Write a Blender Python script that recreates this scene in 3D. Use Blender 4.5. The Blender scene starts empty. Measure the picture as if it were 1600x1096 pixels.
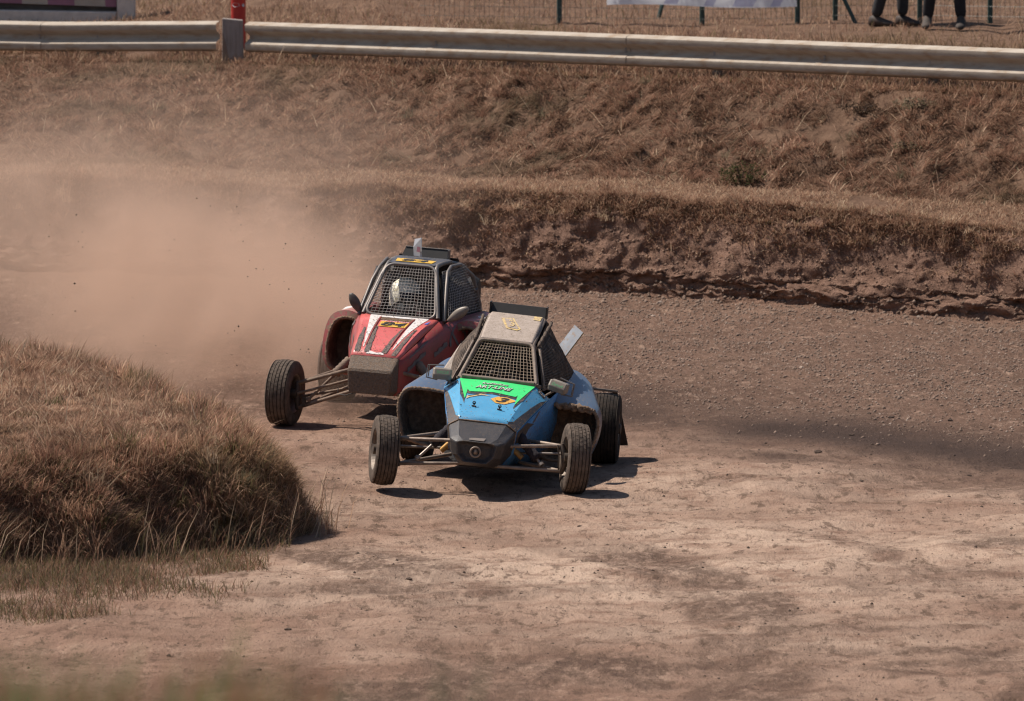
import bpy, bmesh, math, random
import numpy as np
from mathutils import Vector, Matrix, geometry
R = math.radians
rng = np.random.default_rng(7)
random.seed(7)
sc = bpy.context.scene
col = sc.collection

# ------------------------------------------------------------------ camera
CAM_H, PITCH, FPX = 6.1, R(5.92), 10750.0          # height over the track, look-down angle, focal length in photo pixels
cam_d = bpy.data.cameras.new('camera')
cam = bpy.data.objects.new('camera', cam_d); col.objects.link(cam)
cam.location = (0, 0, CAM_H)
cam.rotation_euler = (math.pi/2 - PITCH, 0, 0)
cam_d.sensor_width = 36.0
cam_d.lens = FPX*36.0/1600.0
cam_d.clip_start = 0.5; cam_d.clip_end = 3000
cam_d.dof.use_dof = True
cam_d.dof.focus_distance = 49.6
cam_d.dof.aperture_fstop = 6.3
sc.camera = cam

# ------------------------------------------------------------------ sky, sun, exposure
SUN_TO = Vector((-0.60, 0.24, 1.0)).normalized()   # towards the sun: high, from the left and a little behind the cars
w = bpy.data.worlds.new('World'); sc.world = w; w.use_nodes = True
nt = w.node_tree; bg = nt.nodes['Background']
sky = nt.nodes.new('ShaderNodeTexSky'); sky.sky_type = 'NISHITA'; sky.sun_disc = False
sky.sun_elevation = math.asin(SUN_TO.z)
sky.sun_rotation = math.atan2(SUN_TO.x, SUN_TO.y)
nt.links.new(sky.outputs[0], bg.inputs[0]); bg.inputs[1].default_value = 0.062
sun_d = bpy.data.lights.new('sun', 'SUN'); sun_d.energy = 4.3; sun_d.angle = R(0.53); sun_d.color = (1.0, 0.918, 0.832)
sun = bpy.data.objects.new('sun', sun_d); col.objects.link(sun)
sun.rotation_euler = (-SUN_TO).to_track_quat('-Z', 'Y').to_euler(); sun.location = (-30, 60, 60)
sc.view_settings.view_transform = 'Standard'; sc.view_settings.look = 'None'
sc.view_settings.exposure = 0.44; sc.view_settings.gamma = 1.0
sc.render.engine = 'CYCLES'
sc.cycles.use_denoising = True; sc.cycles.filter_width = 1.25
sc.cycles.max_bounces = 6; sc.cycles.diffuse_bounces = 3; sc.cycles.transparent_max_bounces = 8
sc.cycles.volume_bounces = 2; sc.cycles.volume_max_steps = 64; sc.cycles.volume_step_rate = 1.5
sc.cycles.use_adaptive_sampling = True; sc.cycles.adaptive_threshold = 0.012
sc.cycles.caustics_reflective = False; sc.cycles.caustics_refractive = False

# ------------------------------------------------------------------ helpers
_F = Vector((0, math.cos(PITCH), -math.sin(PITCH))); _U = Vector((0, math.sin(PITCH), math.cos(PITCH)))
def ray(px, py): return (_F + Vector((1, 0, 0))*((px-800)/FPX) + _U*((548-py)/FPX))
def at_z(px, py, z):
    d = ray(px, py); t = (z-CAM_H)/d.z; return Vector((0, 0, CAM_H)) + d*t
def at_y(px, py, y):
    d = ray(px, py); t = y/d.y; return Vector((0, 0, CAM_H)) + d*t

def tag(o, label=None, cat=None, group=None, kind=None):
    if label: o['label'] = label
    if cat: o['category'] = cat
    if group: o['group'] = group
    if kind: o['kind'] = kind
    return o
def empty(name, loc=(0, 0, 0), rz=0, parent=None):
    o = bpy.data.objects.new(name, None); col.objects.link(o); o.empty_display_size = .1
    o.location = loc; o.rotation_euler = (0, 0, rz); o.parent = parent
    return o

# hashed value noise
def _h(ix, iy, seed):
    n = (ix.astype(np.int64)*374761393 + iy.astype(np.int64)*668265263 + seed*974634541) & 0x7fffffff
    n = ((n ^ (n >> 13))*1274126177) & 0x7fffffff
    n = n ^ (n >> 16)
    return (n & 0xffff)/65535.0
def vnoise(x, y, seed=0):
    x = np.asarray(x, float); y = np.asarray(y, float)
    ix = np.floor(x); iy = np.floor(y); fx = x-ix; fy = y-iy
    ux = fx*fx*(3-2*fx); uy = fy*fy*(3-2*fy)
    a = _h(ix, iy, seed); b = _h(ix+1, iy, seed); c = _h(ix, iy+1, seed); d = _h(ix+1, iy+1, seed)
    return (a*(1-ux)+b*ux)*(1-uy) + (c*(1-ux)+d*ux)*uy
def fbm(x, y, oct=4, seed=0, gain=.5):
    s = 0; a = 1; t = 0
    for k in range(oct):
        s = s + a*vnoise(np.asarray(x)*2**k + 17.3*k, np.asarray(y)*2**k - 9.1*k, seed+k*31); t += a; a *= gain
    return s/t*2-1
def sstep(a, b, x):
    t = np.clip((np.asarray(x, float)-a)/(b-a), 0, 1); return t*t*(3-2*t)

class MB:
    def __init__(s): s.v = []; s.f = []
    def add(s, vs, fs):
        b = len(s.v); s.v += [tuple(p) for p in vs]; s.f += [tuple(b+i for i in f) for f in fs]; return s
    def box(s, c, d, rot=None):
        x, y, z = d[0]/2, d[1]/2, d[2]/2
        vs = [Vector(p) for p in [(-x,-y,-z),(x,-y,-z),(x,y,-z),(-x,y,-z),(-x,-y,z),(x,-y,z),(x,y,z),(-x,y,z)]]
        if rot is not None: vs = [rot @ p for p in vs]
        c = Vector(c)
        return s.add([p+c for p in vs], [(0,3,2,1),(4,5,6,7),(0,1,5,4),(1,2,6,5),(2,3,7,6),(3,0,4,7)])
    def hexa(s, p): # 8 points: bottom 4, top 4
        return s.add(p, [(0,3,2,1),(4,5,6,7),(0,1,5,4),(1,2,6,5),(2,3,7,6),(3,0,4,7)])
    def tube(s, pts, r, n=8, cap=True, closed=False):
        pts = [Vector(p) for p in pts]; m = len(pts)
        rr = r if isinstance(r, (list, tuple)) else [r]*m
        vs = []; prev = None
        for i in range(m):
            if closed: t = (pts[(i+1) % m]-pts[i-1])
            else: t = pts[min(i+1, m-1)]-pts[max(i-1, 0)]
            t.normalize()
            if prev is None:
                u = Vector((0, 0, 1)) if abs(t.z) < .9 else Vector((1, 0, 0))
                u = (u - t*u.dot(t)).normalized()
            else:
                u = (prev - t*prev.dot(t)).normalized()
            prev = u; v = t.cross(u)
            for k in range(n):
                a = 2*math.pi*k/n
                vs.append(pts[i] + (u*math.cos(a)+v*math.sin(a))*rr[i])
        fs = []
        for i in range(m if closed else m-1):
            j = (i+1) % m
            for k in range(n):
                l = (k+1) % n
                fs.append((i*n+k, i*n+l, j*n+l, j*n+k))
        if cap and not closed:
            fs.append(tuple(range(n))[::-1]); fs.append(tuple(range((m-1)*n, m*n)))
        return s.add(vs, fs)
    def loft(s, rings, cap0=True, cap1=True, closed=True):
        n = len(rings[0]); vs = [p for r in rings for p in r]; fs = []
        for i in range(len(rings)-1):
            for k in range(n if closed else n-1):
                l = (k+1) % n
                fs.append((i*n+k, i*n+l, (i+1)*n+l, (i+1)*n+k))
        if cap0: fs.append(tuple(range(n))[::-1])
        if cap1: fs.append(tuple(range((len(rings)-1)*n, len(rings)*n)))
        return s.add(vs, fs)
    def lathe(s, prof, n=32, closed=False): # profile of (x along axis, radius), axis = local x
        m = len(prof); vs = []
        for k in range(n):
            a = 2*math.pi*k/n
            for (x, r) in prof: vs.append((x, r*math.cos(a), r*math.sin(a)))
        fs = []
        for k in range(n):
            l = (k+1) % n
            for i in range(m if closed else m-1):
                j = (i+1) % m
                fs.append((k*m+i, k*m+j, l*m+j, l*m+i))
        return s.add(vs, fs)
    def mesh(s, name, xf=None):
        me = bpy.data.meshes.new(name)
        vs = s.v if xf is None else [tuple(xf @ Vector(p)) for p in s.v]
        me.from_pydata(vs, [], s.f); me.update(); return me
    def build(s, name, mat, parent=None, xf=None, smooth=False, bevel=0, loc=None, recalc=True, solid=0, auto=None, sub=0):
        me = s.mesh(name, xf)
        if recalc or bevel:
            bm = bmesh.new(); bm.from_mesh(me)
            if recalc: bmesh.ops.recalc_face_normals(bm, faces=bm.faces)
            bm.to_mesh(me); bm.free()
        me.materials.append(mat)
        if smooth:
            me.polygons.foreach_set('use_smooth', [True]*len(me.polygons))
        o = bpy.data.objects.new(name, me); col.objects.link(o); o.parent = parent
        if loc is not None: o.location = loc
        if solid:
            m = o.modifiers.new('solid', 'SOLIDIFY'); m.thickness = solid; m.offset = 0
        if sub:
            m = o.modifiers.new('sub', 'SUBSURF'); m.levels = sub; m.render_levels = sub
        if bevel:
            m = o.modifiers.new('bevel', 'BEVEL'); m.width = bevel; m.segments = 2; m.limit_method = 'ANGLE'; m.angle_limit = R(35)
        if auto:
            me.polygons.foreach_set('use_smooth', [True]*len(me.polygons))
            try: me.set_sharp_from_angle(angle=R(auto))
            except Exception: pass
        return o

def flat(name, polys, fn, mat, parent, xf=None, off=.003):
    """flat print: 2D polygons mapped on a surface by fn(u, v, lift)"""
    mb = MB()
    for poly in polys:
        tris = geometry.tessellate_polygon([[Vector((p[0], p[1], 0)) for p in poly]])
        mb.add([fn(p[0], p[1], off) for p in poly], [tuple(t) for t in tris])
    return mb.build(name, mat, parent, xf, recalc=False)
_tc = {}
def text2d(txt, shear=0, offset=0, bold=0):
    key = (txt, shear, offset)
    if key in _tc: return _tc[key]
    cu = bpy.data.curves.new('t', 'FONT'); cu.body = txt; cu.align_x = 'CENTER'; cu.align_y = 'CENTER'
    cu.shear = shear; cu.offset = offset; cu.size = 1.0; cu.resolution_u = 3
    o = bpy.data.objects.new('t', cu); col.objects.link(o)
    dg = bpy.context.evaluated_depsgraph_get()
    me = bpy.data.meshes.new_from_object(o.evaluated_get(dg))
    vs = [(v.co.x, v.co.y) for v in me.vertices]; fs = [tuple(p.vertices) for p in me.polygons]
    bpy.data.objects.remove(o); bpy.data.curves.remove(cu); bpy.data.meshes.remove(me)
    _tc[key] = (vs, fs); return vs, fs
def lettering(name, txt, fn, c, su, sv, mat, parent, xf=None, off=.005, shear=0, offset=0, rot=0, fit=None):
    vs, fs = text2d(txt, shear, offset)
    xs = [v[0] for v in vs]; ys = [v[1] for v in vs]
    cx = (min(xs)+max(xs))/2; cy = (min(ys)+max(ys))/2; wx = max(xs)-min(xs); wy = max(ys)-min(ys)
    ca, sa = math.cos(rot), math.sin(rot)
    P = []
    for x, y in vs:
        x = (x-cx)/wx*su; y = (y-cy)/wy*sv
        P.append(fn(c[0]+x*ca-y*sa, c[1]+x*sa+y*ca, off))
    mb = MB(); mb.add(P, fs)
    return mb.build(name, mat, parent, xf, recalc=False)

# ------------------------------------------------------------------ materials
def material(name, c1, c2=None, scale=8, rough=.6, bump=0, bscale=None, metal=0, mud=None, spec=.5, stretch=None, contrast=(.35, .65), coat=0):
    m = bpy.data.materials.new(name); m.use_nodes = True
    n = m.node_tree.nodes; L = m.node_tree.links; b = n['Principled BSDF']
    b.inputs['Roughness'].default_value = rough; b.inputs['Metallic'].default_value = metal
    b.inputs['Specular IOR Level'].default_value = spec
    if coat: b.inputs['Coat Weight'].default_value = coat; b.inputs['Coat Roughness'].default_value = .15
    tc = n.new('ShaderNodeTexCoord')
    src = tc.outputs['Object']
    if stretch:
        mp = n.new('ShaderNodeMapping'); mp.inputs['Scale'].default_value = stretch; L.new(src, mp.inputs[0]); src = mp.outputs[0]
    out = None
    def mixc(f, a, bcol):
        x = n.new('ShaderNodeMix'); x.data_type = 'RGBA'
        L.new(f, x.inputs['Factor'])
        if hasattr(a, 'links') or hasattr(a, 'is_output'): L.new(a, x.inputs['A'])
        else: x.inputs['A'].default_value = (*a, 1)
        x.inputs['B'].default_value = (*bcol, 1); return x.outputs['Result']
    def nz(sca, lo, hi, det=6, rgh=.6):
        t = n.new('ShaderNodeTexNoise'); t.inputs['Scale'].default_value = sca; t.inputs['Detail'].default_value = det
        t.inputs['Roughness'].default_value = rgh
        L.new(src, t.inputs['Vector'])
        r = n.new('ShaderNodeMapRange'); r.inputs[1].default_value = lo; r.inputs[2].default_value = hi; L.new(t.outputs[0], r.inputs[0])
        return r.outputs[0], t.outputs[0]
    if c2 is not None:
        f, raw = nz(scale, *contrast); out = mixc(f, c1, c2)
    if mud:
        mc, amt, ms = mud   # amt 0..1 coverage
        f, raw = nz(ms, .62-.3*amt-.05, .62-.3*amt+.05, 9, .72)
        out = mixc(f, out if out is not None else c1, mc)
        rr = n.new('ShaderNodeMapRange'); rr.inputs[3].default_value = rough; rr.inputs[4].default_value = .95
        L.new(f, rr.inputs[0]); L.new(rr.outputs[0], b.inputs['Roughness'])
    if out is not None: L.new(out, b.inputs['Base Color'])
    else: b.inputs['Base Color'].default_value = (*c1, 1)
    if bump:
        t = n.new('ShaderNodeTexNoise'); t.inputs['Scale'].default_value = bscale or scale*3; t.inputs['Detail'].default_value = 5
        L.new(src, t.inputs['Vector'])
        bp = n.new('ShaderNodeBump'); bp.inputs['Strength'].default_value = bump; bp.inputs['Distance'].default_value = .01
        L.new(t.outputs[0], bp.inputs['Height']); L.new(bp.outputs[0], b.inputs['Normal'])
    return m
MUD = (.155, .098, .062); DUST = (.30, .205, .145)
M = {}
M['blue'] = material('blue_paint', (.10, .37, .60), (.08, .32, .54), 9, .36, mud=(DUST, -.03, 85), coat=.2)
M['blue_dusty'] = material('dusty_blue_paint', (.06, .10, .165), (.10, .125, .165), 3, .3, mud=(DUST, .06, 60), coat=.3)
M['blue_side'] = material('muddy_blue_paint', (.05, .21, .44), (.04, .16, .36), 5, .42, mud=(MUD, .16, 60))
M['green'] = material('green_vinyl', (.055, .73, .20), (.05, .66, .18), 6, .42, mud=((.30, .48, .22), -.02, 80))
M['black_vinyl'] = material('black_vinyl', (.028, .027, .032), (.045, .04, .042), 14, .5, mud=(MUD, .2, 30))
M['nose_black'] = material('black_plastic_nose', (.030, .028, .030), (.05, .045, .044), 14, .45, bump=.25, bscale=120, mud=((.13, .095, .072), .10, 90))
M['nose_mud'] = material('muddy_black_plastic', (.06, .05, .042), (.20, .145, .105), 60, .8, bump=.6, bscale=110, mud=(MUD, .35, 80))
M['black'] = material('matt_black', (.014, .013, .012), (.025, .02, .017), 20, .6)
M['roof_dust'] = material('dusty_white_panel', (.43, .35, .29), (.34, .27, .215), 22, .65, bump=.2, bscale=150, mud=((.2, .145, .11), .10, 90))
M['mud'] = material('dried_mud', MUD, (.09, .055, .036), 22, .95, bump=1.0, bscale=60, spec=.15)
M['mud_dark'] = material('damp_mud_lining', (.11, .07, .046), (.24, .155, .10), 26, .92, bump=1.0, bscale=70, spec=.2, contrast=(.4, .72))
M['mud_lip'] = material('pale_dried_mud', (.30, .21, .145), (.17, .11, .07), 24, .95, bump=1.0, bscale=60, spec=.15)
M['cage'] = material('dusty_steel_tube', (.17, .135, .11), (.27, .20, .15), 22, .7, bump=.3, bscale=120, metal=.1)
M['cage_grey'] = material('grey_steel_tube', (.15, .14, .135), (.20, .165, .14), 22, .5, metal=.4)
M['wire'] = material('dusty_wire', (.52, .41, .30), (.38, .28, .20), 18, .75)
M['wire_grey'] = material('grey_wire', (.42, .39, .36), (.32, .27, .23), 18, .6)
M['net'] = material('mud_caked_net', (.05, .036, .028), (.15, .105, .075), 18, .9, bump=.6, bscale=90)
M['net_dark'] = material('black_net_backing', (.022, .02, .02), (.06, .048, .04), 24, .8)  # for the dark sheets added behind the side nets
M['arm'] = material('dusty_suspension_tube', (.34, .26, .20), (.20, .15, .115), 16, .55, metal=.25, bump=.2, bscale=120)
M['arm_mud'] = material('muddy_suspension_tube', (.26, .18, .125), (.15, .10, .07), 22, .8, bump=.4, bscale=120)
M['gold'] = material('gold_damper', (.42, .23, .06), (.25, .14, .05), 18, .45, metal=.5)
M['chrome'] = material('steel_rod', (.34, .30, .26), (.26, .2, .16), 12, .45, metal=.5)
M['sleeve'] = material('black_cloth_sleeve', (.016, .013, .018), (.035, .026, .03), 40, .9, bump=.6, bscale=90)
M['tyre'] = material('dusty_front_tyre', (.075, .058, .046), (.15, .112, .086), 20, .95, bump=.5, bscale=140, spec=.25)
M['tyre_dust'] = material('dust_coated_tyre', (.12, .09, .072), (.075, .056, .045), 20, .9, bump=.5, bscale=140, spec=.2)
M['tyre_rear'] = material('muddy_rear_tyre', (.020, .017, .015), (.055, .04, .03), 16, .9, bump=.6, bscale=120, spec=.2)
M['rim'] = material('dirty_alloy_rim', (.30, .25, .20), (.16, .12, .09), 14, .5, metal=.4)
M['dark_metal'] = material('oily_steel', (.06, .05, .042), (.12, .085, .06), 24, .6, metal=.4)
M['mirror_body'] = material('dusty_mirror_shell', (.22, .185, .15), (.30, .245, .19), 18, .45)
M['mirror_black'] = material('dusty_black_mirror', (.06, .052, .046), (.14, .11, .09), 14, .55)
M['glass'] = material('mirror_glass', (.05, .05, .05), None, 5, .08, metal=.9)
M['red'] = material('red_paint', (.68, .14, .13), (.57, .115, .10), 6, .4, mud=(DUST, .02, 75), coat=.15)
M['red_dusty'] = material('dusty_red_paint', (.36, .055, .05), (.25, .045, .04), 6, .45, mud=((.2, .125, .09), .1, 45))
M['white'] = material('white_vinyl', (.75, .72, .70), (.66, .60, .55), 10, .45, mud=(DUST, .1, 40))
M['yellow'] = material('yellow_plate', (.80, .47, .05), (.70, .42, .06), 12, .5, mud=(DUST, .12, 40))
M['orange'] = material('orange_vinyl', (.82, .42, .06), (.72, .38, .07), 12, .5, mud=(DUST, .1, 40))
M['pale_yellow'] = material('pale_yellow_sticker', (.66, .48, .19), (.56, .42, .22), 12, .6, mud=(DUST, .22, 40))
M['ink'] = material('black_ink', (.02, .02, .024), None, 5, .5)
M['grey_vinyl'] = material('grey_vinyl', (.16, .13, .125), (.11, .08, .075), 18, .6)
M['green_ink'] = material('green_ink', (.10, .46, .20), None, 5, .6)
M['blue_ink'] = material('blue_vinyl', (.10, .15, .5), None, 5, .5)
M['board'] = material('grey_board', (.30, .32, .35), (.24, .25, .27), 12, .45, mud=(DUST, .1, 30))
M['sign'] = material('grey_white_plate', (.45, .46, .50), (.40, .40, .42), 12, .5)
M['mudflap'] = material('brown_black_mudflap', (.035, .023, .017), (.09, .055, .036), 14, .8)
M['wheel_grip'] = material('steering_grip', (.02, .018, .016), (.10, .075, .055), 20, .7)
M['suit_dark'] = material('dark_race_suit', (.035, .03, .028), (.07, .06, .05), 12, .9)
M['suit_red'] = material('maroon_race_suit', (.12, .02, .022), (.05, .018, .02), 6, .9)
M['sleeve_grey'] = material('grey_suit_sleeve', (.32, .27, .23), (.38, .32, .27), 12, .9)
M['helmet_dark'] = material('dark_patterned_helmet', (.05, .045, .03), (.38, .28, .06), 16, .35, contrast=(.56, .6))
M['helmet_pale'] = material('pale_patterned_helmet', (.86, .80, .64), (.5, .44, .3), 22, .35, contrast=(.55, .62))
M['visor'] = material('black_visor', (.012, .012, .014), None, 5, .15)
M['stripe_mud'] = material('mud_flecked_black_vinyl', (.045, .04, .042), (.09, .075, .068), 40, .7, mud=((.22, .15, .12), .30, 70))
M['roof_dark'] = material('dark_blue_grey_roof', (.05, .06, .08), (.09, .09, .10), 9, .45, mud=(DUST, .05, 60))
M['skin'] = material('skin', (.45, .26, .18), None, 5, .6)
# ------------------------------------------------------------------ ground: one sheet swept along x
def yf_(x):                     # foot of the outer earth bank
    c = np.clip(x, -9, 8); return 64.0 - .55*c - .03*c*c + .10*fbm(x*.9, x*0+3.3, 3, 5) + .05*fbm(x*3.1, x*0+1.3, 2, 6)
def yr_(x):                     # guardrail line
    x = np.asarray(x, float); c = np.clip(x, -12, 9)
    return np.where(c < -2.85, 71.05 + .60*(-2.85-c), 71.0 - .86*(c+2.85) + .012*(c+2.85)**2*0)
def zr_(x):                     # ground height at the guardrail
    c = np.clip(x, -8, 8); return np.interp(c, [-8, -4.8, -2.9, 0, 4.8, 8], [1.725, 1.745, 1.80, 1.845, 1.905, 1.945])
KN = 20
def knots(x):
    x = np.asarray(x, float); o = np.ones_like(x); yf = yf_(x); yr = yr_(x); zr = zr_(x)
    hb = 1 + .10*fbm(x*.5, x*0+7.7, 2, 9)
    Y = [-80*o, -2*o, 9.3*o, 11.5*o, 21*o, 24*o, 28*o, yf-1.1, yf+.00, yf+.12, yf+.10, yf+.32, yf+.50, yf+1.42, yr-.30, yr+.6, yr+5, 95*o, 150*o, 700*o]
    Z = [4.3*o, 4.45*o, 4.5*o, 4.1*o, .6*o, .1*o, 0*o, 0*o, .03*o, .17*hb, .27*hb, .72*hb, .89*hb, .97*o, zr-.07, zr+.0, zr+.10, 2.3*o, 6*o, 40*o]
    return np.stack(Y, -1), np.stack(Z, -1)
WH = []                         # tyre contact points: the ground is smooth there
def stairs(t, n):
    q = t*n; f = np.floor(q); u = q-f; return (f + sstep(.30, .70, u))/n
def ledge(x, y): return stairs(fbm(x*.42+y*.05, y*.36-x*.10, 5, 181, .58), 5.0)
def track_bump(x, y):
    b = .085*ledge(x, y)*(1-sstep(50.5, 53.5, y))*sstep(30, 38, y) + .022*(1-np.abs(fbm(x*.9, y*.8, 4, 183, .6))*2) + .014*fbm(x*3.6+y*.2, y*1.3, 4, 24, .6) + .008*fbm(x*9, y*3.2, 2, 25) + .020*fbm(x*1.1, y*.6, 3, 21) + .012*fbm(x*1.2+y*.2, y*1.6-x*.25, 3, 22) + .03*fbm(x*.35, y*.3, 2, 23)
    k = np.ones_like(np.asarray(x, float))
    for (wx, wy) in WH: k = k*(1-.94*np.exp(-(((x-wx)/.40)**2+((y-wy)/.6)**2)))
    return b*k
def surf(x, s):
    """point of the sheet for arrays x and profile parameter s"""
    x = np.asarray(x, float); s = np.asarray(s, float)
    Y, Z = knots(x); i = np.clip(np.floor(s).astype(int), 0, KN-2); t = s-i
    ar = np.arange(len(x))
    y = Y[ar, i]*(1-t)+Y[ar, i+1]*t; z = Z[ar, i]*(1-t)+Z[ar, i+1]*t
    z = z + .10*np.clip(fbm(x*1.1, s*.4, 3, 191)+.15, 0, 1)*sstep(7.0, 8.2, s)*(1-sstep(8.6, 9.2, s))
    y = y - .13*np.clip(.3+1.6*fbm(x*.8, x*0+5.5, 3, 192), 0, 1)*sstep(8.2, 9, s)*(1-sstep(9, 9.8, s))
    z = z + .45*np.exp(-((x+1.7)/1.7)**2-((y-77.5)/2.2)**2)*sstep(15, 15.6, s)
    tr = sstep(5.5, 6, s)*(1-sstep(7.5, 8.2, s)); z = z + tr*track_bump(x, y)
    fc = sstep(7.6, 8.6, s)*(1-sstep(11.4, 12.6, s))                 # bank face: lumpy, eroded
    q = s*.75
    rdg = 1-np.abs(fbm(x*3.4, q*1.6, 4, 37))*2.2
    y = y + fc*(.11*fbm(x*1.3, q*.9, 3, 31) + .06*fbm(x*4.6, q*2.4, 4, 33, .66) + .055*fbm(x*13, q*7, 3, 34, .7) - .035*np.clip(rdg, 0, 1))
    z = z + fc*(.04*fbm(x*3.0, q*2.0, 3, 35) + .05*fbm(x*11, q*6, 3, 36, .7))
    sl = sstep(11.6, 12.4, s)
    near = sl*(1-sstep(17, 18, s))
    z = z + near*(.045*fbm(x*.8, y*.8, 3, 41) + .03*fbm(x*3.3, y*2.6, 3, 42))*(1-.75*sstep(13.85, 14, s)*(1-sstep(14.9, 15.4, s)))
    st = sstep(13, 13.2, s)*(1-sstep(13.8, 14, s))
    z = z + st*(.09*fbm(x*1.9, y*1.5, 3, 43) + .085*fbm(x*5.2, y*4.2, 3, 45, .6))
    z = z + sstep(17.5, 18.5, s)*1.5*fbm(x*.03, y*.03, 3, 44)
    return np.stack([x, y, z], -1)
def s_of_y(x, y):               # profile parameter for a spot that is not on the overhanging face
    Y, Z = knots(np.atleast_1d(np.asarray(x, float)))
    out = np.empty(len(Y))
    for k in range(len(Y)):
        yy = np.maximum.accumulate(Y[k]); out[k] = np.interp(np.atleast_1d(y)[k], yy, np.arange(KN))
    return out
def gz(x, y): return float(surf(np.array([x]), s_of_y([x], [y]))[0, 2])
def hit(px, py, y0=36, y1=110, lo=0):
    d = ray(px, py)
    ys = np.linspace(y0, y1, 1500); xs = d.x/d.y*ys; zs = CAM_H + d.z/d.y*ys
    g = surf(xs, s_of_y(xs, ys))[:, 2]
    k = int(np.argmax(zs < g)); return Vector((xs[k], ys[k], g[k]))

BLUE_Y, RED_Y = 49.0, 53.0
YB, YRD = R(-7.0), R(-13.0)
BLUE_O = Vector((-.232, BLUE_Y, 0)); RED_O = Vector((-1.035, RED_Y, 0))
for O, yaw, tf, wb in ((BLUE_O, YB, .69, 1.85), (RED_O, YRD, .75, 1.9)):
    c, s = math.cos(yaw), math.sin(yaw)
    for (lx, ly) in ((-tf, 0), (tf, 0), (-tf, wb), (tf, wb)):
        WH.append((O.x+lx*c-ly*s, O.y+lx*s+ly*c))

xs = np.concatenate([-np.geomspace(620, 12.6, 16), np.arange(-12.4, -6.6, .22), np.arange(-6.6, 6.6, .042), np.arange(6.6, 12.5, .22), np.geomspace(12.6, 620, 16)])
segs = [4, 12, 6, 10, 4, 10, 430, 30, 16, 12, 26, 16, 30, 84, 26, 62, 34, 10, 8]
ss = np.concatenate([np.linspace(i, i+1, n, endpoint=False) for i, n in enumerate(segs)] + [np.array([KN-1.0])])
X, S = np.meshgrid(xs, ss); nx, ns = len(xs), len(ss)
V = surf(X.ravel(), S.ravel())
def grid_mesh(name, V, nx, ns):
    me = bpy.data.meshes.new(name); me.vertices.add(len(V)); me.vertices.foreach_set('co', V.astype(np.float32).ravel())
    i = np.arange(nx-1); j = np.arange(ns-1); I, J = np.meshgrid(i, j)
    a = (J*nx+I).ravel(); F = np.stack([a, a+1, a+nx+1, a+nx], -1)
    n = len(F); me.loops.add(n*4); me.loops.foreach_set('vertex_index', F.ravel().astype(np.int32))
    me.polygons.add(n); me.polygons.foreach_set('loop_start', np.arange(0, n*4, 4, dtype=np.int32))
    me.polygons.foreach_set('use_smooth', np.ones(n, bool)); me.update(calc_edges=True)
    return me
def fattr(me, name, val):
    a = me.attributes.new(name, 'FLOAT', 'POINT'); a.data.foreach_set('value', np.asarray(val, np.float32).ravel())
gm = grid_mesh('ground', V, nx, ns)
gx, gy, gs = V[:, 0], V[:, 1], S.ravel()
yb = np.where(gx > .8, 54.7-1.0*(np.clip(gx, .8, 9)), 53.9 + .15*(.8-gx)) + .35*fbm(gx*.5, gy*.3, 3, 51)
streak = fbm(gx*.42+gy*.05, gy*.36-gx*.10, 5, 181, .58)*.9 + .35*fbm(gx*.6, gy*1.1, 4, 52)
streak2 = fbm(gx*1.2 + gy*.2, gy*1.7 - gx*.2, 5, 53)
damp = np.exp(-((gy-yb)/.75)**2)*np.clip(.75+.9*fbm(gx*.55, gy*1.2, 3, 54), 0, 1.2)
damp = np.maximum(damp, .75*np.exp(-((gy-(yb-1.15)-.25*fbm(gx, gy, 2, 60))/.28)**2)*sstep(.9, 1.8, gx)*np.clip(.6+1.2*fbm(gx*.9, gy*.5, 3, 55), 0, 1))
damp = np.maximum(damp, .75*sstep(.12, .5, fbm(gx*.30, gy*.95, 3, 58))*sstep(.05, .4, streak2)*(1-sstep(47, 51, gy)))
damp = np.maximum(damp, .9*sstep(.02, .40, fbm(gx*.65+gy*.12, gy*1.25-gx*.2, 5, 62))*sstep(-.2, .3, fbm(gx*.25, gy*.22, 2, 63))*(1-sstep(49, 52, gy)))
damp = np.maximum(damp, .8*np.exp(-((gy-41.4-.25*gx)/1.0)**2)*sstep(-.1, .55, streak)*np.exp(-((gx+.1)/2.3)**2))
grav = sstep(.25, 1.3, gy-yb)*np.clip(.8+.3*streak, 0, 1)
rc = np.hypot(gx+9.5, (gy-41.5)*1.0); rut = sstep(.1, .5, vnoise(rc*2.3, rc*0+.5, 161)*2-1 + .35*fbm(gx*1.2, gy*.7, 3, 162))*(1-sstep(50, 53, gy))
damp = np.maximum(damp, .85*rut*np.clip(.5+fbm(gx*.6, gy*.4, 3, 163), 0, 1))
pale = np.clip(np.exp(-((gy-45.6)/4.2)**2)*np.exp(-((gx-.9)/3.2)**2)*1.35*(.8+.9*streak) + .45*streak2, 0, 1)
band = np.exp(-((gy-yb-.3)/1.5)**2)*np.clip(1.05+1.1*fbm(gx*.9, gy*.5, 4, 65), 0, 1)*sstep(-.8, .6, gx)
band = np.maximum(band, np.exp(-((gy-yb+1.9)/.50)**2)*np.clip(.45+1.4*fbm(gx*.8+3, gy*.4, 4, 66), 0, 1)*sstep(1.0, 2.2, gx))
turf = sstep(11.75, 12.2, gs)
fattr(gm, 'gravel', grav); fattr(gm, 'damp', np.clip(damp, 0, 1)); fattr(gm, 'pale', pale); fattr(gm, 'band', band); fattr(gm, 'turf', turf)
fattr(gm, 'face', sstep(7.6, 8.4, gs)*(1-sstep(11.9, 12.3, gs))); fattr(gm, 'nearbank', 1-sstep(4.6, 5.6, gs))

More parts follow.
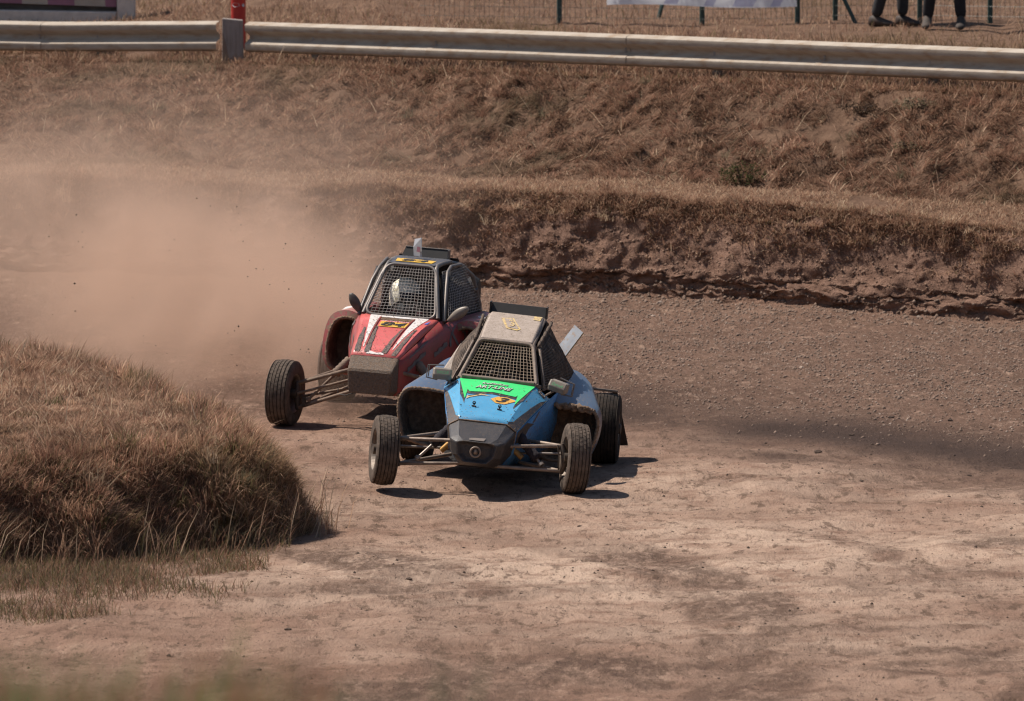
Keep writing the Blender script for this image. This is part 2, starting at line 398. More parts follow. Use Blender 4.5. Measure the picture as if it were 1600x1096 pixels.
def soil_material():
    m = bpy.data.materials.new('dirt_track'); m.use_nodes = True
    n = m.node_tree.nodes; L = m.node_tree.links; b = n['Principled BSDF']
    b.inputs['Roughness'].default_value = .95; b.inputs['Specular IOR Level'].default_value = .12
    geo = n.new('ShaderNodeNewGeometry')
    def att(nm):
        a = n.new('ShaderNodeAttribute'); a.attribute_name = nm; return a.outputs['Fac']
    def noise(scale, stretch=(1, 1, 1), det=6, rough=.6, lo=0, hi=1):
        mp = n.new('ShaderNodeMapping'); mp.inputs['Scale'].default_value = stretch; L.new(geo.outputs['Position'], mp.inputs[0])
        t = n.new('ShaderNodeTexNoise'); t.inputs['Scale'].default_value = scale; t.inputs['Detail'].default_value = det; t.inputs['Roughness'].default_value = rough
        L.new(mp.outputs[0], t.inputs['Vector'])
        r = n.new('ShaderNodeMapRange'); r.inputs[1].default_value = lo; r.inputs[2].default_value = hi; L.new(t.outputs[0], r.inputs[0])
        return r.outputs[0]
    def mix(f, a, c):
        x = n.new('ShaderNodeMix'); x.data_type = 'RGBA'
        if isinstance(f, float): x.inputs['Factor'].default_value = f
        else: L.new(f, x.inputs['Factor'])
        for s, v in (('A', a), ('B', c)):
            if isinstance(v, tuple): x.inputs[s].default_value = (*v, 1)
            else: L.new(v, x.inputs[s])
        return x.outputs['Result']
    def mul(a, c):
        x = n.new('ShaderNodeMath'); x.operation = 'MULTIPLY'; x.use_clamp = True
        for k, v in ((0, a), (1, c)):
            if isinstance(v, float): x.inputs[k].default_value = v
            else: L.new(v, x.inputs[k])
        return x.outputs[0]
    c = mix(noise(1.3, (.8, 1.3, 1), 9, .72, .36, .64), (.37, .231, .164), (.225, .134, .093))
    c = mix(mul(att('pale'), noise(2.6, (.8, 1.0, 1), 9, .74, .36, .52)), c, (.59, .425, .318))
    gravc = mix(noise(22, (1, .3, 1), 6, .75, .42, .60), (.112, .066, .046), (.20, .122, .087))
    gravc = mix(noise(50, (1, .25, 1), 3, .5, .64, .68), gravc, (.40, .30, .23))
    c = mix(att('gravel'), c, gravc)
    c = mix(mul(mul(att('damp'), noise(3.4, (1, .5, 1), 9, .78, .34, .52)), noise(15, (1, .4, 1), 6, .7, .22, .50)), c, (.115, .070, .050))
    c = mix(mul(noise(9, (1, .38, 1), 8, .78, .53, .60), .75), c, (.13, .082, .056))
    c = mix(mul(noise(6, (1, .4, 1), 9, .78, .55, .64), .6), c, (.48, .325, .235))
    c = mix(mul(att('band'), noise(7, (1, .35, 1), 9, .8, .16, .42)), c, (.072, .047, .037))
    c = mix(noise(34, (1, .3, 1), 3, .6, .66, .70), c, (.060, .040, .030))
    facec = mix(noise(7, (1, 1, 1), 8, .7, .38, .64), (.315, .192, .138), (.175, .102, .072))
    c = mix(att('face'), c, facec)
    c = mix(att('turf'), c, mix(noise(5, (1, 1, 1), 8, .7, .38, .64), (.145, .085, .056), (.235, .145, .095)))
    c = mix(att('nearbank'), c, (.16, .10, .06))
    L.new(c, b.inputs['Base Color'])
    h1 = noise(9, (1, .45, 1), 9, .75); h2 = noise(36, (1, .4, 1), 4, .65)
    bp = n.new('ShaderNodeBump'); bp.inputs['Strength'].default_value = 1.0; bp.inputs['Distance'].default_value = .06
    L.new(h1, bp.inputs['Height'])
    b2 = n.new('ShaderNodeBump'); b2.inputs['Strength'].default_value = 1.0; b2.inputs['Distance'].default_value = .02
    L.new(h2, b2.inputs['Height']); L.new(bp.outputs[0], b2.inputs['Normal'])
    L.new(b2.outputs[0], b.inputs['Normal'])
    return m
M['soil'] = soil_material()
gm.materials.append(M['soil'])
ground = bpy.data.objects.new('ground', gm); col.objects.link(ground); tag(ground, 'brown dirt race track with eroded earth bank and dry slope', 'ground', kind='structure')

# ------------------------------------------------------------------ grassy mound on the inside of the bend
FOOT = [(-1.48, 46.98), (-1.67, 46.52), (-2.0, 46.05), (-2.7, 45.5), (-3.4, 45.1), (-5.2, 44.2), (-9.5, 42.6), (-14, 41.5), (-14, 58.5), (-8, 56.6), (-5.5, 55.2), (-4.1, 53.9), (-3.1, 52.5), (-2.42, 50.9), (-1.85, 49.0), (-1.52, 47.7)]
def sdist(x, y):
    P = np.stack([x, y], -1); best = np.full(len(P), 1e9); ins = np.zeros(len(P), bool); n = len(FOOT)
    for i in range(n):
        a = np.array(FOOT[i]); c = np.array(FOOT[(i+1) % n]); e = c-a
        t = np.clip(((P-a)@e)/(e@e), 0, 1); q = a+t[:, None]*e
        best = np.minimum(best, np.hypot(*(P-q).T))
        cr = ((a[1] > P[:, 1]) != (c[1] > P[:, 1])) & (P[:, 0] < (c[0]-a[0])*(P[:, 1]-a[1])/(c[1]-a[1]+1e-12)+a[0])
        ins ^= cr
    return np.where(ins, best, -best)
def mound_z(x, y):
    d = sdist(x, y) + .15*fbm(x*1.5, y*1.5, 3, 71) + .06*fbm(x*5, y*5, 2, 72)
    h = .745*(1-np.exp(-np.clip(d, 0, None)/.28)) + .055*fbm(x*1.4, y*1.0, 3, 73)*sstep(.1, .6, d) + .02*fbm(x*5, y*4, 2, 74)*sstep(0, .3, d)
    return np.where(d > 0, h, d*1.2) - .02, d
mxs = np.concatenate([np.arange(-14.2, -6.2, .2), np.arange(-6.2, -.9, .045)]); mys = np.concatenate([np.arange(41.2, 44, .15), np.arange(44, 55.5, .05), np.arange(55.5, 59, .2)])
MX, MY = np.meshgrid(mxs, mys); mz, md = mound_z(MX.ravel(), MY.ravel())
mm = grid_mesh('grass_mound', np.stack([MX.ravel(), MY.ravel(), mz], -1), len(mxs), len(mys))
mm.materials.append(material('dark_turf_soil', (.10, .062, .040), (.165, .105, .068), 6, .95, bump=.8, bscale=30, spec=.1))
mo = bpy.data.objects.new('grass_mound', mm); col.objects.link(mo); tag(mo, 'steep edged grassy mound on the inside of the bend', 'mound', kind='structure')

# ------------------------------------------------------------------ dry grass
def grass_mat(name):
    m = bpy.data.materials.new(name); m.use_nodes = True
    n = m.node_tree.nodes; L = m.node_tree.links; out = n['Material Output']; n.remove(n['Principled BSDF'])
    a = n.new('ShaderNodeAttribute'); a.attribute_name = 'tint'
    d = n.new('ShaderNodeBsdfDiffuse'); t = n.new('ShaderNodeBsdfTranslucent'); x = n.new('ShaderNodeMixShader'); x.inputs[0].default_value = .36
    L.new(a.outputs['Color'], d.inputs[0]); L.new(a.outputs['Color'], t.inputs[0])
    L.new(d.outputs[0], x.inputs[1]); L.new(t.outputs[0], x.inputs[2]); L.new(x.outputs[0], out.inputs[0])
    return m
M['grass'] = grass_mat('dry_grass')
def blades(name, P, h, wd, lean, az, tint, label, cat='grass', kind='stuff', curl=.5):
    """P base points, per-blade height, width, lean angle, azimuth and colour -> one mesh of bent tapered blades"""
    n = len(P); h = np.broadcast_to(h, n); wd = np.broadcast_to(wd, n); lean = np.broadcast_to(lean, n)
    dx, dy = np.cos(az), np.sin(az)
    tw = az + rng.uniform(-1.2, 1.2, n) + math.pi/2
    sx, sy = np.cos(tw)*wd*.5, np.sin(tw)*wd*.5
    l2 = np.clip(lean + curl*rng.uniform(.2, 1.2, n), 0, 2.0)
    m1 = P + np.stack([dx*np.sin(lean), dy*np.sin(lean), np.cos(lean)], -1)*(h*.55)[:, None]
    tp = m1 + np.stack([dx*np.sin(l2), dy*np.sin(l2), np.cos(l2)], -1)*(h*.45)[:, None]
    side = np.stack([sx, sy, 0*sx], -1)
    Vv = np.stack([P-side, P+side, m1+side*.8, m1-side*.8, tp], 1).reshape(-1, 3)
    me = bpy.data.meshes.new(name); me.vertices.add(n*5); me.vertices.foreach_set('co', Vv.astype(np.float32).ravel())
    b = np.arange(n)*5
    Lp = np.stack([b, b+1, b+2, b+3, b+3, b+2, b+4], -1).ravel()
    me.loops.add(n*7); me.loops.foreach_set('vertex_index', Lp.astype(np.int32))
    st = np.stack([np.arange(n)*7, np.arange(n)*7+4], -1).ravel()
    me.polygons.add(n*2); me.polygons.foreach_set('loop_start', st.astype(np.int32)); me.update(calc_edges=True)
    ca = me.attributes.new('tint', 'FLOAT_COLOR', 'POINT')
    T = np.concatenate([tint, np.ones((n, 1))], 1); T = np.repeat(T, 5, 0); ca.data.foreach_set('color', T.astype(np.float32).ravel())
    me.materials.append(M['grass'])
    o = bpy.data.objects.new(name, me); col.objects.link(o); tag(o, label, cat, kind=kind); return o
def tones(n, cols, wts, jit=.18):
    c = np.array(cols)[rng.choice(len(cols), n, p=np.array(wts)/sum(wts))]
    return np.clip(c*(1+rng.normal(0, jit, (n, 1))), .01, .9)
STRAW, TAN, RUST, DARK, OLIVE, PALE, GREYG = (.43, .28, .19), (.31, .190, .128), (.245, .132, .090), (.10, .062, .046), (.15, .125, .06), (.56, .42, .29), (.20, .17, .11)

def flow(P, f, sd): return 9.0*vnoise(P[:, 0]*f, P[:, 1]*f, sd) + 5.0*vnoise(P[:, 0]*f*2.3, P[:, 1]*f*2.3, sd+1)
def strip(n, x0, x1, s0, s1):
    return surf(rng.uniform(x0, x1, n), rng.uniform(s0, s1, n))
# terrace: extra pale blades paint in the light caught by the flat ledge
n = 50000; P = strip(n, -6.2, 6.2, 11.95, 13.06); keep = vnoise(P[:, 0]*2.2, P[:, 1]*2.2, 81) > .16; P = P[keep]; n = len(P)
blades('terrace_grass', P, rng.uniform(.02, .09, n), rng.uniform(.004, .008, n), rng.uniform(.5, 1.5, n), rng.uniform(0, 6.28, n), tones(n, [STRAW, TAN, RUST, PALE], [6, 3.5, 1, 2.6]), 'short straw coloured grass along the flat terrace above the earth bank')
# tufts hanging over the lip and the face
n = 56000; x = rng.uniform(-6, 6, n); s = 10.1 + 2.05*rng.beta(2.1, 1.3, n); k = vnoise(x*2.1, s*3.0, 83)*.6+vnoise(x*5.5, s*6, 84)*.4
keep = k + .16*(s-11.2) > .43; P = surf(x[keep], s[keep]); n = len(P)
blades('bank_tufts', P, rng.uniform(.04, .13, n), rng.uniform(.004, .008, n), rng.uniform(.5, 1.7, n), rng.normal(-1.57, .9, n), tones(n, [TAN, RUST, PALE, STRAW, OLIVE], [5, 2.5, 1.2, 4.5, .3]), 'brown dry tufts hanging down the eroded earth bank face')
# slope below the guardrail
n = 150000; x = rng.uniform(-6.0, 6.0, n); s = rng.uniform(13.0, 14.05, n); P = surf(x, s)
k = vnoise(P[:, 0]*1.3, P[:, 1]*1.6, 85)*.5 + vnoise(P[:, 0]*4.5, P[:, 1]*5, 86)*.5
bare = .2*np.exp(-(((P[:, 0]-2.7)/1.5)**2 + ((s-13.55)/.28)**2))
keep = k > .27 + .16*bare; P = P[keep]; k = k[keep]; n = len(P)
t = tones(n, [TAN, RUST, DARK, STRAW, GREYG, PALE], [4, 6, 2.6, 1.8, .7, .35])
gpatch = sstep(.62, .75, vnoise(P[:, 0]*.9+4, P[:, 1]*1.4, 87))[:, None]; t = t*(1-.5*gpatch) + np.array(GREYG)*.75*.5*gpatch
clump = vnoise(P[:, 0]*3.6, P[:, 1]*4.2, 88)
blades('slope_grass', P, rng.uniform(.05, .14, n)*(.5+.9*clump), rng.uniform(.004, .009, n), rng.uniform(.75, 1.6, n), flow(P, 2.6, 120)+rng.normal(0, .55, n), t*(.76+.46*vnoise(P[:, 0]*4.4+2, P[:, 1]*5+P[:, 2]*3, 121))[:, None], 'matted rust brown dry grass covering the slope below the guardrail')
# long pale stalks lying on the slope
n = 1000; P = strip(n, -7, 7, 13.0, 14.0); P[:, 2] += .02
blades('slope_straw', P, rng.uniform(.12, .32, n), rng.uniform(.005, .008, n), rng.uniform(.6, 1.5, n), rng.uniform(0, 6.28, n), tones(n, [PALE, STRAW], [1, 1.5]), 'scattered long pale straw stalks on the slope below the guardrail', curl=.3)
# plateau behind the rail
n = 78000; P = strip(n, -6.6, 6.6, 14.0, 16.4); keep = vnoise(P[:, 0]*1.8, P[:, 1]*1.2, 91) > .14; P = P[keep]; n = len(P)
g = sstep(.55, .8, vnoise(P[:, 0]*.7, P[:, 1]*.5, 92) + .35*sstep(3.5, 6, P[:, 0])*sstep(75, 77, P[:, 1]))[:, None]
t = tones(n, [TAN, STRAW, RUST, OLIVE, PALE], [5, 5, 2.5, .9, .8]); t = t*(1-.45*g)+np.array(OLIVE)*.45*g
blades('plateau_grass', P, rng.uniform(.05, .15, n), rng.uniform(.005, .010, n), rng.uniform(.1, 1.2, n), rng.uniform(0, 6.28, n), t, 'dry yellow brown grass on the level ground behind the guardrail')
# grass right at the rail's foot
n = 9000; x = rng.uniform(-7, 7, n); P = surf(x, rng.uniform(13.86, 14.22, n))
blades('rail_foot_grass', P, rng.uniform(.03, .10, n), rng.uniform(.004, .007, n), rng.uniform(.0, .8, n), rng.uniform(0, 6.28, n), tones(n, [TAN, STRAW, RUST, OLIVE], [4, 4, 2, .6]), 'thin upright dry grass growing along the foot of the guardrail')

# the mound: short straw on top, long dark grass down its faces
def mound_pts(n, x0, x1, y0, y1):
    x = rng.uniform(x0, x1, n); y = rng.uniform(y0, y1, n); z, d = mound_z(x, y); return np.stack([x, y, z], -1), d
P, d = mound_pts(270000, -4.9, -1.0, 43.8, 55); top = (d > .30); P1 = P[top]; d1 = d[top]
keep = vnoise(P1[:, 0]*3, P1[:, 1]*3, 95) > .04; P1 = P1[keep]; d1 = d1[keep]; n = len(P1)
t = tones(n, [STRAW, TAN, RUST, PALE, DARK, OLIVE], [4.2, 5, 3.6, 1.2, .8, .3]); g = sstep(.60, .8, vnoise(P1[:, 0]*1.1, P1[:, 1]*.9, 96))[:, None]; t = t*(1-.2*g)+np.array(OLIVE)*.2*g
cl = vnoise(P1[:, 0]*4, P1[:, 1]*4, 97)
blades('mound_top_grass', P1, rng.uniform(.03, .10, n)*(.35+1.1*cl)*(.5+vnoise(P1[:, 0]*1.1+7, P1[:, 1]*.9, 201)), rng.uniform(.003, .006, n), rng.uniform(.5, 1.5, n), flow(P1, 3.2, 130)+rng.normal(0, .6, n), t*(.7+.6*vnoise(P1[:, 0]*5, P1[:, 1]*4, 131))[:, None], 'short matted straw coloured grass on top of the mound')
P, d = mound_pts(210000, -4.9, -1.0, 43.8, 52.5); k = (d > -.02) & (d < .62); P2 = P[k]; d2 = d[k]; n0 = len(P2)
# faces are steep: add blades in proportion to the face area
extra = rng.random(n0) < np.clip(1.25-d2*1.2, .25, 1); P2 = P2[extra]; d2 = d2[extra]; P2 = np.repeat(P2, 2, 0) + rng.normal(0, .012, (len(P2)*2, 3)); d2 = np.repeat(d2, 2); n = len(P2)
e = 1e-2; zx = (mound_z(P2[:, 0]+e, P2[:, 1])[0]-mound_z(P2[:, 0]-e, P2[:, 1])[0]); zy = (mound_z(P2[:, 0], P2[:, 1]+e)[0]-mound_z(P2[:, 0], P2[:, 1]-e)[0])
outw = np.arctan2(-zy, -zx)
t = tones(n, [RUST, TAN, DARK, OLIVE, STRAW, GREYG], [4, 4.2, 1.6, 1.2, 2.4, .8], .25)
g = sstep(.60, .78, vnoise(P2[:, 0]*1.6, P2[:, 2]*3+P2[:, 1], 98))[:, None]; t = t*(1-.35*g)+np.array(OLIVE)*.9*.35*g
cl = vnoise(P2[:, 0]*5, P2[:, 1]*5+P2[:, 2]*6, 99)
blades('mound_face_grass', P2, rng.uniform(.06, .19, n)*(.45+1.1*cl), rng.uniform(.003, .006, n), rng.uniform(.2, 1.5, n), outw+1.1*(flow(P2, 3.0, 140)-7)*.35+rng.normal(0, .45, n), t*(.85+.95*vnoise(P2[:, 0]*4.5, P2[:, 1]*3.5+P2[:, 2]*5, 141))[:, None], 'long dark brown and olive grass hanging over the steep mound edge', curl=.8)
# long grass at the mound foot
def foot_pts(n, dmin, dmax, x0=-5.5, x1=-.9, y0=43.4, y1=48.4):
    x = rng.uniform(x0, x1, n); y = rng.uniform(y0, y1, n); _, d = mound_z(x, y); k = (d > dmin) & (d < dmax); x, y = x[k], y[k]
    return np.stack([x, y, surf(x, s_of_y(x, y))[:, 2]-.005], -1), d[k]
P, d = foot_pts(26000, -.16, .10); n = len(P)
keep = vnoise(P[:, 0]*3.5, P[:, 1]*2, 101) > .22; P = P[keep]; n = len(P)
blades('mound_foot_grass', P, rng.uniform(.08, .30, n), rng.uniform(.003, .006, n), rng.uniform(.0, .7, n), rng.normal(-.7, 1.0, n), tones(n, [TAN, OLIVE, GREYG, STRAW, RUST], [3, 2, 2, 2.4, 2]), 'long wispy grass growing at the foot of the mound', curl=.7)
P, d = foot_pts(120000, -2.6, .0, -5.5, -1.5, 40.6, 47.2); n = len(P)
keep = (vnoise(P[:, 0]*2.2, P[:, 1]*1.6, 103)*.6 + .4*rng.random(n)) > .30 + .40*np.clip((P[:, 0]+2.7)/1.2, 0, 1) + .22*np.clip(-d-.9, 0, 2); P = P[keep]; n = len(P)
blades('verge_grass', P, rng.uniform(.03, .13, n), rng.uniform(.003, .006, n), rng.uniform(.1, 1.2, n), rng.uniform(0, 6.28, n), tones(n, [OLIVE, GREYG, TAN, RUST, DARK], [3.2, 2.6, 3, 2, 1]), 'low olive and brown grass spreading over the track edge below the mound')
n = 130; P, d = foot_pts(900, -.30, .05); P = P[rng.permutation(len(P))[:n]]; n = len(P)
blades('tall_stalks', P, rng.uniform(.30, .52, n), rng.uniform(.005, .008, n), rng.uniform(.05, .5, n), rng.normal(0, .9, n), tones(n, [PALE, STRAW], [1.5, 1]), 'tall pale seed stalks standing along the mound foot', curl=.5)
P, d = mound_pts(60000, -5.6, -1.0, 44, 54); k = rng.permutation(np.where(d > .15)[0])[:900]; P = P[k]; n = len(P); P[:, 2] += .015
blades('mound_straw', P, rng.uniform(.10, .30, n), rng.uniform(.004, .007, n), rng.uniform(.3, 1.5, n), rng.uniform(0, 6.28, n), tones(n, [PALE, STRAW], [1, 1.2]), 'loose pale straw stalks strewn over the mound', curl=.3)
# tussocks: tufts that break up the turf
def tussocks(name, C, m, h0, h1, spread, cols, wts, label):
    k = len(C); P = np.repeat(C, m, 0) + np.concatenate([rng.normal(0, spread, (k*m, 2)), np.zeros((k*m, 1))], 1); sz = np.repeat(rng.uniform(.6, 1.25, k), m)
    base = tones(k, cols, wts, .15); t = np.repeat(base, m, 0)*(1+rng.normal(0, .16, (k*m, 1))); n = k*m
    blades(name, P, rng.uniform(h0, h1, n)*sz, rng.uniform(.003, .007, n), rng.uniform(.1, 1.1, n), rng.uniform(0, 6.28, n), np.clip(t, .02, .8), label, curl=.8)
P, d = mound_pts(40000, -5.6, -1.0, 44, 54); k = rng.permutation(np.where((d > .0) & (d < .55))[0])[:170]; C = P[k]; k = rng.permutation(np.where(d > .55)[0])[:130]; C2 = P[k]
tussocks('mound_edge_tussocks', C, 70, .10, .27, .035, [STRAW, TAN, RUST, OLIVE, GREYG, PALE], [3, 4, 3, 2.2, 1.5, .8], 'coarse tussocks of brown and olive grass along the mound edge')
tussocks('mound_top_tussocks', C2, 45, .05, .13, .04, [STRAW, TAN, PALE, RUST, OLIVE], [4, 3, 2, 2, .8], 'low pale tussocks on top of the mound')
C = strip(260, -6.5, 6.5, 13.02, 13.98); tussocks('slope_tussocks', C, 45, .07, .17, .04, [STRAW, TAN, RUST, DARK, GREYG], [2.4, 4, 4, 1.5, 1.2], 'scattered grass tussocks on the slope below the guardrail')
C = strip(240, -6.5, 6.5, 10.6, 12.3); tussocks('bank_lip_tussocks', C, 40, .05, .15, .035, [STRAW, TAN, RUST, PALE], [4, 4, 2, 1.5], 'straw tussocks hanging on the lip and face of the earth bank')
# short turf on the spectators' bank below the camera
n = 9000; x = rng.uniform(-3, 3, n); y = rng.uniform(7.6, 11, n); P = np.stack([x, y, surf(x, s_of_y(x, y))[:, 2]-.01], -1)
blades('near_bank_grass', P, rng.uniform(.03, .10, n), rng.uniform(.004, .008, n), rng.uniform(.2, 1.3, n), rng.uniform(0, 6.28, n), tones(n, [TAN, STRAW, OLIVE, RUST], [4, 3, 2, 2]), 'short dry grass on the near bank below the lower frame edge')
# weeds on the spectators' bank right below the camera, far out of focus
def near_clump(n, x0, x1, h0, h1, cols, wts):
    x = rng.uniform(x0, x1, n); y = rng.uniform(8.4, 9.2, n); P = np.stack([x, y, surf(x, s_of_y(x, y))[:, 2]-.01], -1)
    return P, rng.uniform(h0, h1, n), tones(n, cols, wts)
A = [near_clump(2200, -1.6, -.26, .23, .295, [(.26, .13, .085), (.22, .15, .08), (.13, .15, .06)], [5, 2, 1]),
     near_clump(45, -.67, -.55, .25, .335, [(.10, .16, .06), (.16, .19, .10)], [1, 1]), near_clump(30, -.54, -.44, .24, .315, [(.15, .17, .10)], [1]),
     near_clump(60, -.41, -.32, .25, .335, [(.09, .15, .05), (.15, .17, .08)], [1, 1]), near_clump(36, -.47, -.43, .22, .29, [(.17, .15, .05)], [1]),
     near_clump(110, -.32, .0, .22, .285, [(.13, .15, .08), (.2, .14, .09)], [1, 1]), near_clump(420, -4, -1.6, .15, .28, [(.26, .13, .085), (.13, .15, .06)], [3, 1])]
P = np.concatenate([a[0] for a in A]); h = np.concatenate([a[1] for a in A]); t = np.concatenate([a[2] for a in A]); n = len(P)
blades('foreground_weeds', P, h, rng.uniform(.007, .014, n), rng.uniform(.0, .3, n), rng.uniform(0, 6.28, n), np.clip(t*1.7, 0, .7), 'blurred green and rust weeds at the lower left edge', curl=.4)
# ------------------------------------------------------------------ stones and clods
def rock(name, r, mat, seed, flat_=.7):
    bm = bmesh.new(); bmesh.ops.create_icosphere(bm, subdivisions=1, radius=1)
    rr = random.Random(seed)
    for v in bm.verts:
        k = rr.uniform(.62, 1.15); v.co = Vector((v.co.x*k*r*rr.uniform(.9, 1.25), v.co.y*k*r, v.co.z*k*r*flat_))
    me = bpy.data.meshes.new(name); bm.to_mesh(me); bm.free(); me.materials.append(mat); return me
M['stone_pale'] = material('pale_stone', (.42, .33, .26), (.30, .22, .17), 20, .9, bump=.3, bscale=60)
M['clod'] = material('dark_earth_clod', (.055, .034, .024), (.10, .065, .045), 30, .95, bump=.6, bscale=60)
M['gravel'] = material('gravel', (.24, .165, .122), (.13, .085, .06), 9, .95)
def octa(name, r, mat, seed):
    rr = random.Random(seed); V_ = [(1, 0, 0), (0, 1, 0), (-1, 0, 0), (0, -1, 0), (0, 0, .75), (0, 0, -.75)]
    me = bpy.data.meshes.new(name); me.from_pydata([tuple(c*rr.uniform(.7, 1.3) + rr.uniform(-.2, .2) for c in v) for v in V_], [], [(0, 1, 4), (1, 2, 4), (2, 3, 4), (3, 0, 4), (1, 0, 5), (2, 1, 5), (3, 2, 5), (0, 3, 5)]); me.materials.append(mat); return me
def scatter_rocks(name, n, ptsfn, r0, r1, mat, label, power=2.2, fine=False):
    P = ptsfn(n); n = len(P); base = [(rock if fine else octa)('tmp', 1, mat, 300+k) for k in range(6)]
    vb = []; fb = []
    for m in base:
        v = np.empty(len(m.vertices)*3); m.vertices.foreach_get('co', v); vb.append(v.reshape(-1, 3))
        f = np.empty(len(m.polygons)*3, int); m.loops.foreach_get('vertex_index', f); fb.append(f.reshape(-1, 3))
    VV = []; FF = []; off = 0
    for i in range(n):
        k = i % 6; a = rng.uniform(0, 6.28); r = r0+(r1-r0)*rng.random()**power
        v = vb[k]*r; c, s = math.cos(a), math.sin(a)
        v = np.stack([v[:, 0]*c-v[:, 1]*s, v[:, 0]*s+v[:, 1]*c, v[:, 2]], -1)+P[i]; VV.append(v); FF.append(fb[k]+off); off += len(v)
    VV = np.concatenate(VV); FF = np.concatenate(FF)
    me = bpy.data.meshes.new(name); me.vertices.add(len(VV)); me.vertices.foreach_set('co', VV.astype(np.float32).ravel())
    me.loops.add(len(FF)*3); me.loops.foreach_set('vertex_index', FF.ravel().astype(np.int32)); me.polygons.add(len(FF)); me.polygons.foreach_set('loop_start', np.arange(0, len(FF)*3, 3, dtype=np.int32)); me.update(calc_edges=True)
    me.materials.append(mat)
    for m in base: bpy.data.meshes.remove(m)
    o = bpy.data.objects.new(name, me); col.objects.link(o); tag(o, label, 'gravel', kind='stuff'); return o
def outer_pts(n):
    x = rng.uniform(-1.5, 6, n); y = rng.uniform(51, 63.6, n); yb2 = np.where(x > .8, 54.7-np.clip(x, .8, 9), 53.9)
    k = (y > yb2 + .9 - 2.0*rng.random(n)**3) & (y < yf_(x)-.05) & (rng.random(n) < (.35+.65*sstep(0, 5, y-yb2))*np.clip(.15+1.9*vnoise(x*.9, y*.5, 171)*vnoise(x*2.6, y*1.2, 172)*1.6, 0, 1)); x, y = x[k], y[k]
    return surf(x, s_of_y(x, y))
def track_pts(n):
    x = rng.uniform(-6, 6, n); y = rng.uniform(38, 53, n); d = mound_z(x, y)[1]; k = d < -.1; x, y = x[k], y[k]; return surf(x, s_of_y(x, y))
def foot_bank_pts(n):
    x = rng.uniform(-2, 7, n); return surf(x, rng.uniform(7.2, 9.0, n))
scatter_rocks('gravel', 50000, outer_pts, .003, .021, M['gravel'], 'loose brown gravel over the outer half of the dirt track', 3.0)
scatter_rocks('pale_gravel', 4200, outer_pts, .003, .014, M['stone_pale'], 'small pale stones scattered over the outer half of the track', 2.4)
scatter_rocks('dirt_crumbs', 2400, track_pts, .002, .015, M['clod'], 'small dark dirt crumbs scattered over the near part of the track', 4.0)
scatter_rocks('bank_rubble', 1800, foot_bank_pts, .006, .030, M['gravel'], 'earth crumbs and stones fallen along the foot of the bank', 2.0)
def face_pts(n):
    x = rng.uniform(-3, 7, n); return surf(x, rng.uniform(9.7, 12.0, n))
M['face_soil'] = material('crumbly_bank_soil', (.30, .19, .13), (.17, .105, .072), 5, .95)
scatter_rocks('bank_crumbs', 9000, face_pts, .004, .020, M['face_soil'], 'crumbly soil lumps on the face of the earth bank', 2.2)
clods = [(1278, 707, .036), (1243, 706, .020), (1392, 656, .030), (1358, 651, .022), (1485, 660, .032), (1330, 680, .026), (640, 911, .024), (450, 982, .026), (264, 1013, .020), (905, 820, .020), (1345, 755, .018), (1515, 742, .018), (1365, 733, .016), (405, 1043, .018)]
CLOD_LABELS = ['biggest dark earth clod right of the blue buggy', 'smaller dark clod just left of the biggest clod', 'dark clod in the dark band, left of the far right pair', 'dark clod leftmost in the dark damp band', 'dark clod farthest right in the dark damp band', 'dark clod on the lower edge of the dark damp band',
  'dark clod on pale track below the blue buggy and left', 'dark clod low on the track, below the mound tip', 'dark clod low on the track nearest the left edge', 'dark clod just below the blue buggy right front wheel', 'dark clod alone on pale track right of centre', 'dark clod on pale track nearest the right edge', 'dark clod right below the biggest clod', 'dark clod near the bottom edge above the blurred weeds']
for i, (px, py, r) in enumerate(clods):
    p = at_z(px, py, 0); p.z = gz(p.x, p.y)
    o = bpy.data.objects.new('clod', rock('clod', r, M['clod'], 40+i, .8)); col.objects.link(o); o.location = p
    lab = CLOD_LABELS[i]
    tag(o, lab, 'clod', 'dark clods on the track')
pale_st = [(1032, 478, .060), (1020, 497, .044), (1252, 577, .050), (1388, 568, .046), (1065, 568, .040), (1434, 500, .048)]
STONE_LABELS = ['pale stone at the foot of the earth bank, left of the others', 'pale stone just in front of the bank foot, left', 'flat pale stone in the middle of the outer gravel', 'pale stone on the gravel nearest the right edge', 'pale stone on the gravel nearest the blue buggy', 'pale stone at the foot of the earth bank on the right']
for i, (px, py, r) in enumerate(pale_st):
    p = at_z(px, py, 0)
    if p.y > float(yf_(np.array([p.x]))[0])-.15: p.y = float(yf_(np.array([p.x]))[0])-.15
    p.z = gz(p.x, p.y)
    o = bpy.data.objects.new('stone', rock('stone', r*.62, M['stone_pale'], 80+i, .6)); col.objects.link(o); o.location = p
    tag(o, STONE_LABELS[i], 'stone', 'pale stones on the outer track')

